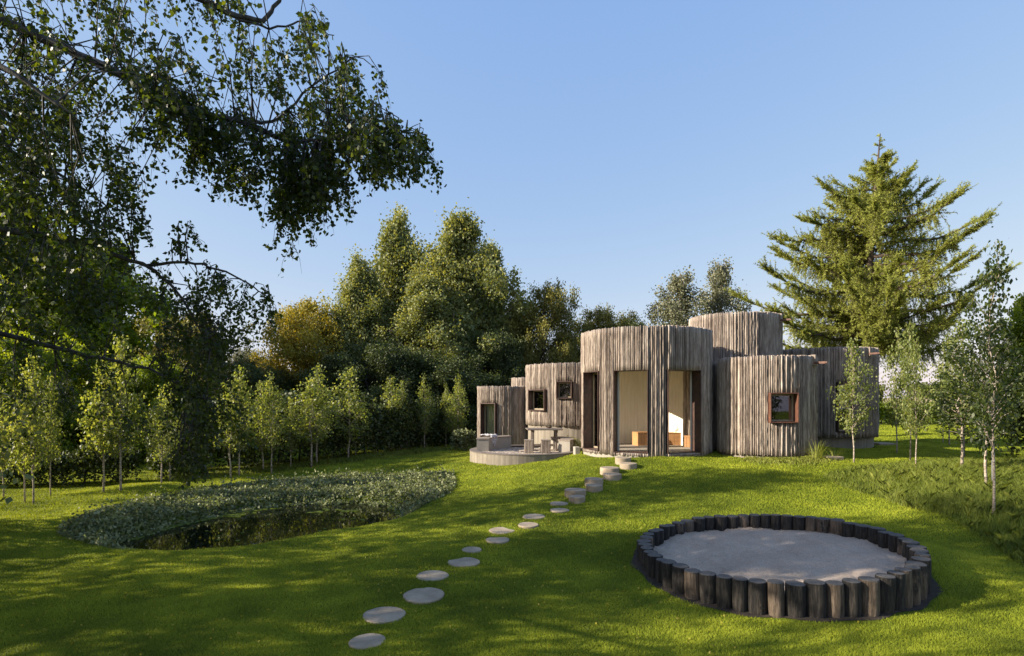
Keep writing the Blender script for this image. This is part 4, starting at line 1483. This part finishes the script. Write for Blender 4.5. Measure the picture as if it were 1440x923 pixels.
# bare soil ring following the ground
vs = []; fs = []
n = 140
for i in range(n):
    a = 2 * PI * i / n
    for k, r_ in enumerate((rr0 - .02, rr0 + .10, rr0 + .14 + .03 * math.sin(a * 7) + .03 * math.sin(a * 17) + .05 * (math.cos(a) ** 2))):
        x, y = rx + r_ * math.cos(a), ry + r_ * math.sin(a)
        rq = max(r_, rr0 + .02)
        zz = gz(rx + rq * math.cos(a), ry + rq * math.sin(a))
        vs.append((x, y, zz + (.012 if k < 2 else .006)))
for i in range(n):
    j = (i + 1) % n
    for k in range(2): fs.append((i * 3 + k, i * 3 + k + 1, j * 3 + k + 1, j * 3 + k))
me = bpy.data.meshes.new('soil'); me.from_pydata(vs, [], fs); me.polygons.foreach_set('use_smooth', [True] * len(fs))
tag(link('soil', me, M['soil']), None, None, kind='structure')

# ------------------------------------------------------------------ ground plants
LONG = smoothpoly(np.array([(7.55, 13.6), (7.5, 12.9), (7.75, 11.6), (7.95, 10.4), (7.75, 9.2), (7.35, 7.9), (7.0, 6.2), (9, 5.0), (14, 6), (20, 10), (19, 14), (15, 15.8), (12.2, 15.2), (10.6, 14.6), (9.3, 13.9), (8.4, 13.9)]))


def free(x, y, soft=0.0):
    k = np.hypot(x - rx, y - ry) > rr0 + .17 + .05 * rng.random(len(x))
    for c in HOUSE.values(): k &= np.hypot(x - c[0], y - c[1]) > c[2] + .02
    k &= np.hypot(x - px_, y - py_) > pr_ + .01
    for X, Y, R in stones: k &= np.hypot(x - X, y - Y) > R - .008 + .006 * np.sin(np.arctan2(y - Y, x - X) * 5 + X * 9)
    return k


def blades(x, y, hgt, wid, lean, tint, name, mat, label, cat, seg=1):
    n = len(x)
    z = GZ(x, y) - .005
    a = rng.random(n) * 2 * PI
    h = hgt * (.6 + .7 * rng.random(n))
    la = rng.random(n) * 2 * PI
    ll = lean * h * (.3 + rng.random(n))
    wx, wy = np.cos(a) * wid / 2, np.sin(a) * wid / 2
    b = np.stack([x, y, z], 1)
    w = np.stack([wx, wy, np.zeros(n)], 1)
    tip = b + np.stack([np.cos(la) * ll, np.sin(la) * ll, h], 1)
    if seg == 1:
        V = np.stack([b - w, b + w, tip], 1).reshape(-1, 3)
        Fc = np.arange(n * 3).reshape(-1, 3)
        me = np_mesh(name, V, Fc, 3, False, [('tint', 'FACE', tint)])
    else:
        mid = b + np.stack([np.cos(la) * ll * .28, np.sin(la) * ll * .28, h * .62], 1)
        tip[:, 2] -= h * .12
        V = np.stack([b - w, b + w, mid + w * .7, tip, mid - w * .7], 1).reshape(-1, 3)
        Fc = np.arange(n * 5).reshape(-1, 5)
        me = np_mesh(name, V, Fc, 5, False, [('tint', 'FACE', tint)])
    tag(link(name, me, M[mat]), label, cat, kind='stuff')


def patch(x, y):
    t = .5 + .22 * np.sin(x * .9 + 1.2 * np.sin(y * .7)) * np.sin(y * 1.1 + x * .3) + .15 * np.sin(x * 3.1 + y * 1.7) * np.sin(y * 2.9 - x * 1.1) + .1 * np.sin(x * 7.7 + 1) * np.sin(y * 6.3 + x * 2)
    return t

# lawn: density falls with distance
NB = 2100000
u = rng.random(NB)
Y = 4.6 * (32 / 4.6) ** (u ** 1.12)
X = (rng.random(NB) * 2.5 - 1.25) * Y * .98
k = (X > -24) & (X < 30)
X, Y = X[k], Y[k]
k = free(X, Y) & (sdist(POND, X, Y) < .03) & (sdist(LONG, X, Y) < .1)
X, Y = X[k], Y[k]
pp = patch(X, Y)
mot = np.sin(X * 5.3 + 2.1 * np.sin(Y * 3.1)) * np.sin(Y * 6.1 + 1.7 * np.sin(X * 2.3))
hgt = (.024 + .0009 * Y) * (1 + .22 * mot)
tint = np.clip(pp * .75 - .05 + .08 * mot + .42 * (rng.random(len(X)) - .4), 0, 1)
blades(X, Y, hgt,   .0045 + .00085 * Y, .7, tint, 'lawn_grass', 'grass', 'short mown lawn grass around pond and house', 'grass')

n = 300000
X = rng.uniform(6.9, 20, n); Y = rng.uniform(5.2, 16, n)
k = (sdist(LONG, X, Y) > 0)
X, Y = X[k], Y[k]
e = np.clip(sdist(LONG, X, Y), 0, .6) / .6
pt = patch(X * 1.6, Y * 1.6)
hh = (.10 + .12 * pt) * (.9 + .3 * e)
keep = rng.random(len(X)) < (.55 + .5 * pt)
X, Y, hh, pt = X[keep], Y[keep], hh[keep], pt[keep]
blades(X, Y, hh, .0065, .75, np.clip(.1 + .5 * rng.random(len(X)) + .5 * (pt - .4), 0, 1), 'long_grass', 'tallgrass', 'uncut long grass on the bank at the right', 'long grass', 2)

# longer grass strips: foot of hedge and house
n = 42000
t = rng.random(n)
px1 = np.interp(t, [0, .35, .6, .8, 1], [-10.6, -8.4, -6.6, -4.9, -3.6]); py1 = np.interp(t, [0, .35, .6, .8, 1], [18.3, 20.8, 23.0, 25.0, 26.8])
X = px1 + rng.normal(size=n) * .45; Y = py1 + rng.normal(size=n) * .45
blades(X, Y, .16, .014, .8, np.clip(.1 + .6 * rng.random(n), 0, 1), 'rough_grass', 'tallgrass', 'rough unmown grass along the foot of the hedge and young birches', 'long grass', 2)
n = 5200
a = rng.uniform(math.radians(228), math.radians(318), n)
rr_ = HB[2] + .10 + np.abs(rng.normal(size=n)) * .22
X = HB[0] + rr_ * np.cos(a); Y = HB[1] + rr_ * np.sin(a)
blades(X, Y, .10, .012, .8, np.clip(.35 + .6 * rng.random(n), 0, 1), 'grass_border', 'tallgrass', 'low grassy planting at the foot of the square window tower', 'grass', 2)


def tuft(X, Y, h, n, label, spread=.3):
    z = gz(X, Y)
    vs = []; fs = []
    for i in range(n):
        a = rng.random() * 2 * PI; r = rng.random() * spread * .35
        hh = h * rng.uniform(.5, 1.1); out = rng.uniform(.2, 1.0) * spread * 1.6
        w = .006
        pts = []
        for s in range(5):
            t = s / 4
            pts.append((math.cos(a) * (r + out * t ** 1.6), math.sin(a) * (r + out * t ** 1.6), hh * (t - .28 * t * t * t)))
        b = len(vs)
        for s, p in enumerate(pts):
            ww = w * (1 - s / 4.6)
            vs.append((p[0] - math.sin(a) * ww, p[1] + math.cos(a) * ww, p[2])); vs.append((p[0] + math.sin(a) * ww, p[1] - math.cos(a) * ww, p[2]))
        for s in range(4): fs.append((b + 2 * s, b + 2 * s + 1, b + 2 * s + 3, b + 2 * s + 2))
    me = np_mesh('grass_tuft', vs, fs, 4, False, [('tint', 'FACE', np.repeat(.4 + .6 * rng.random(n), 4))])
    o = link('grass_tuft', me, M['tallgrass']); o.location = (X, Y, z)
    tag(o, label, 'grass tuft', 'ornamental grass tufts by the towers')
tuft(8.1, 14.95, .75, 90, 'arching dry grass tuft under the rust framed square window', .45)
tuft(8.75, 15.3, .5, 60, 'low arching grass tuft right of the square window tower', .4)
tuft(2.25, 18.95, .65, 90, 'green grass tuft left of the main tower beside the terrace bench', .3)
tuft(1.9, 20.5, .55, 60, 'reddish grass tuft at the foot of the concrete wall', .3)
hedge('shrub', 'low leafy plants between retaining wall and main tower', 'shrub', [(1.75, 20.35), (2.15, 20.0)], .22, .3, 2500, .05, 'olive')

# pond edge ground cover
n = 90000
X = rng.uniform(-9.6, -1.3, n); Y = rng.uniform(9.5, 18.3, n)
dp = sdist(POND, X, Y); dw = sdist(WATER, X, Y)
nearbank = (Y < 10.0 + .45 * np.maximum(0, X + 5) + .25 * np.sin(X * 3)) & (X > -7)
k = (dp > .0) & (dw < -.12 + .12 * np.sin(X * 5) * np.sin(Y * 4) + .25 * (rng.random(n) ** 6)) & ~nearbank
X, Y, dp = X[k], Y[k], dp[k]
mound = np.clip(np.minimum(dp, -dw[k]) / .55, 0, 1) ** .7
bumpy = .5 + .5 * np.sin(X * 3.3 + np.sin(Y * 2)) * np.sin(Y * 3.9 + X)
b2 = np.sin(X * 9.1 + 2 * np.sin(Y * 5)) * np.sin(Y * 10.3 + 2 * np.sin(X * 4.4))
Z = GZ(X, Y) + (.02 + .12 * mound * (.45 + .55 * bumpy + .35 * b2)) * (1 - .5 * rng.random(len(X)) ** 2) + .07 * rng.random(len(X)) ** 6 + .25 * rng.random(len(X)) ** 40
Z = np.maximum(Z, WL + .02)
P = np.stack([X, Y, Z], 1)
V, Fc, t = leaves(P, .070, -.1, .8, np.clip(.05 + .3 * bumpy + .2 * b2 + .6 * rng.random(len(X)), 0, 1))
me = np_mesh('pond_plants', V, Fc, 4, False, [('tint', 'FACE', np.clip(t, 0, 1))])
tag(link('pond_plants', me, M['cover']), 'low grey green leafy plants covering the banks of the pond', 'ground cover', kind='stuff')
# floating weed
n = 9000
X = rng.uniform(-7.5, -2.4, n); Y = rng.uniform(9.9, 14, n)
d = sdist(WATER, X, Y)
k = (d > -.35) & ((patch(X * 2, Y * 3) > .72) | (d < .06)) & ((Y > 12.0 + .5 * (X + 5)) | (rng.random(n) < .05))
X, Y = X[k], Y[k]
P = np.stack([X, Y, np.full(len(X), WL + .006)], 1)
a = rng.random(len(X)) * 6.28; s = .03 + .03 * rng.random(len(X))
q = [np.stack([np.cos(a + j * PI / 2) * s, np.sin(a + j * PI / 2) * s, .004 * rng.random(len(X))], 1) for j in range(4)]
V = np.stack([P + x for x in q], 1).reshape(-1, 3)
me = np_mesh('pond_weed', V, np.arange(len(V)).reshape(-1, 4), 4, False, [('tint', 'FACE', .3 + .6 * rng.random(len(X)))])
tag(link('pond_weed', me, M['lime']), 'small green leaves floating on the dark pond water', 'water plants', kind='stuff')
# fallen leaves on the lawn
n = 800
X = rng.uniform(-6, 4, n); Y = 5.2 + 6 * rng.random(n)
k = free(X, Y) & (sdist(POND, X, Y) < -.1)
P = np.stack([X[k], Y[k], GZ(X[k], Y[k]) + .035], 1)
V, Fc, t = leaves(P, .028, 0, .8, .7 + .3 * rng.random(len(P)))
me = np_mesh('fallen_leaves', V, Fc, 4, False, [('tint', 'FACE', t)])
tag(link('fallen_leaves', me, M['gold']), 'few small yellow leaves fallen on the shaded lawn', 'fallen leaves', kind='stuff')

# ------------------------------------------------------------------ camera, sky, sun
cam = bpy.data.cameras.new('camera')
co = bpy.data.objects.new('camera', cam)
C.objects.link(co)
scene.camera = co
co.location = (0, 0, H)
co.rotation_euler = (PI / 2, 0, 0)
cam.sensor_width = 36
cam.lens = F / 1440 * 36
cam.shift_y = (CY - 461.5) / 1440
cam.clip_start = .1
cam.clip_end = 6000

EL, AZ = math.radians(23), math.radians(260)
w = bpy.data.worlds.new('World'); scene.world = w; w.use_nodes = True
nt = w.node_tree
sky = nt.nodes.new('ShaderNodeTexSky'); sky.sky_type = 'NISHITA'; sky.sun_disc = False
sky.sun_elevation = EL; sky.sun_rotation = AZ; sky.air_density = 1.0; sky.dust_density = .6; sky.ozone_density = 2.0
sp = nt.nodes.new('ShaderNodeSeparateColor'); cb = nt.nodes.new('ShaderNodeCombineColor')
nt.links.new(sky.outputs[0], sp.inputs[0])
for ch, (k_, g_) in enumerate(((1.07, .64), (.90, .43), (.92, .13))):     # gain and power curve per channel, brightens and recolours the whole sky
    p1 = nt.nodes.new('ShaderNodeMath'); p1.operation = 'MULTIPLY'; p1.inputs[1].default_value = .15
    p2 = nt.nodes.new('ShaderNodeMath'); p2.operation = 'POWER'; p2.inputs[1].default_value = g_
    p3 = nt.nodes.new('ShaderNodeMath'); p3.operation = 'MULTIPLY'; p3.inputs[1].default_value = k_ / .15
    nt.links.new(sp.outputs[ch], p1.inputs[0]); nt.links.new(p1.outputs[0], p2.inputs[0]); nt.links.new(p2.outputs[0], p3.inputs[0]); nt.links.new(p3.outputs[0], cb.inputs[ch])
nt.links.new(cb.outputs[0], nt.nodes['Background'].inputs[0])
nt.nodes['Background'].inputs[1].default_value = .15
s = bpy.data.lights.new('sun', 'SUN'); s.energy = 11.0; s.angle = math.radians(.5); s.color = (1, .90, .74)
so = bpy.data.objects.new('sun', s); C.objects.link(so)
from mathutils import Vector
d = Vector((math.sin(AZ) * math.cos(EL), math.cos(AZ) * math.cos(EL), math.sin(EL)))
so.rotation_euler = d.to_track_quat('Z', 'Y').to_euler()
so.location = d * 60
scene.view_settings.view_transform = 'Standard'
scene.view_settings.look = 'None'
scene.cycles.max_bounces = 6
scene.cycles.transparent_max_bounces = 8
scene.cycles.use_adaptive_sampling = True
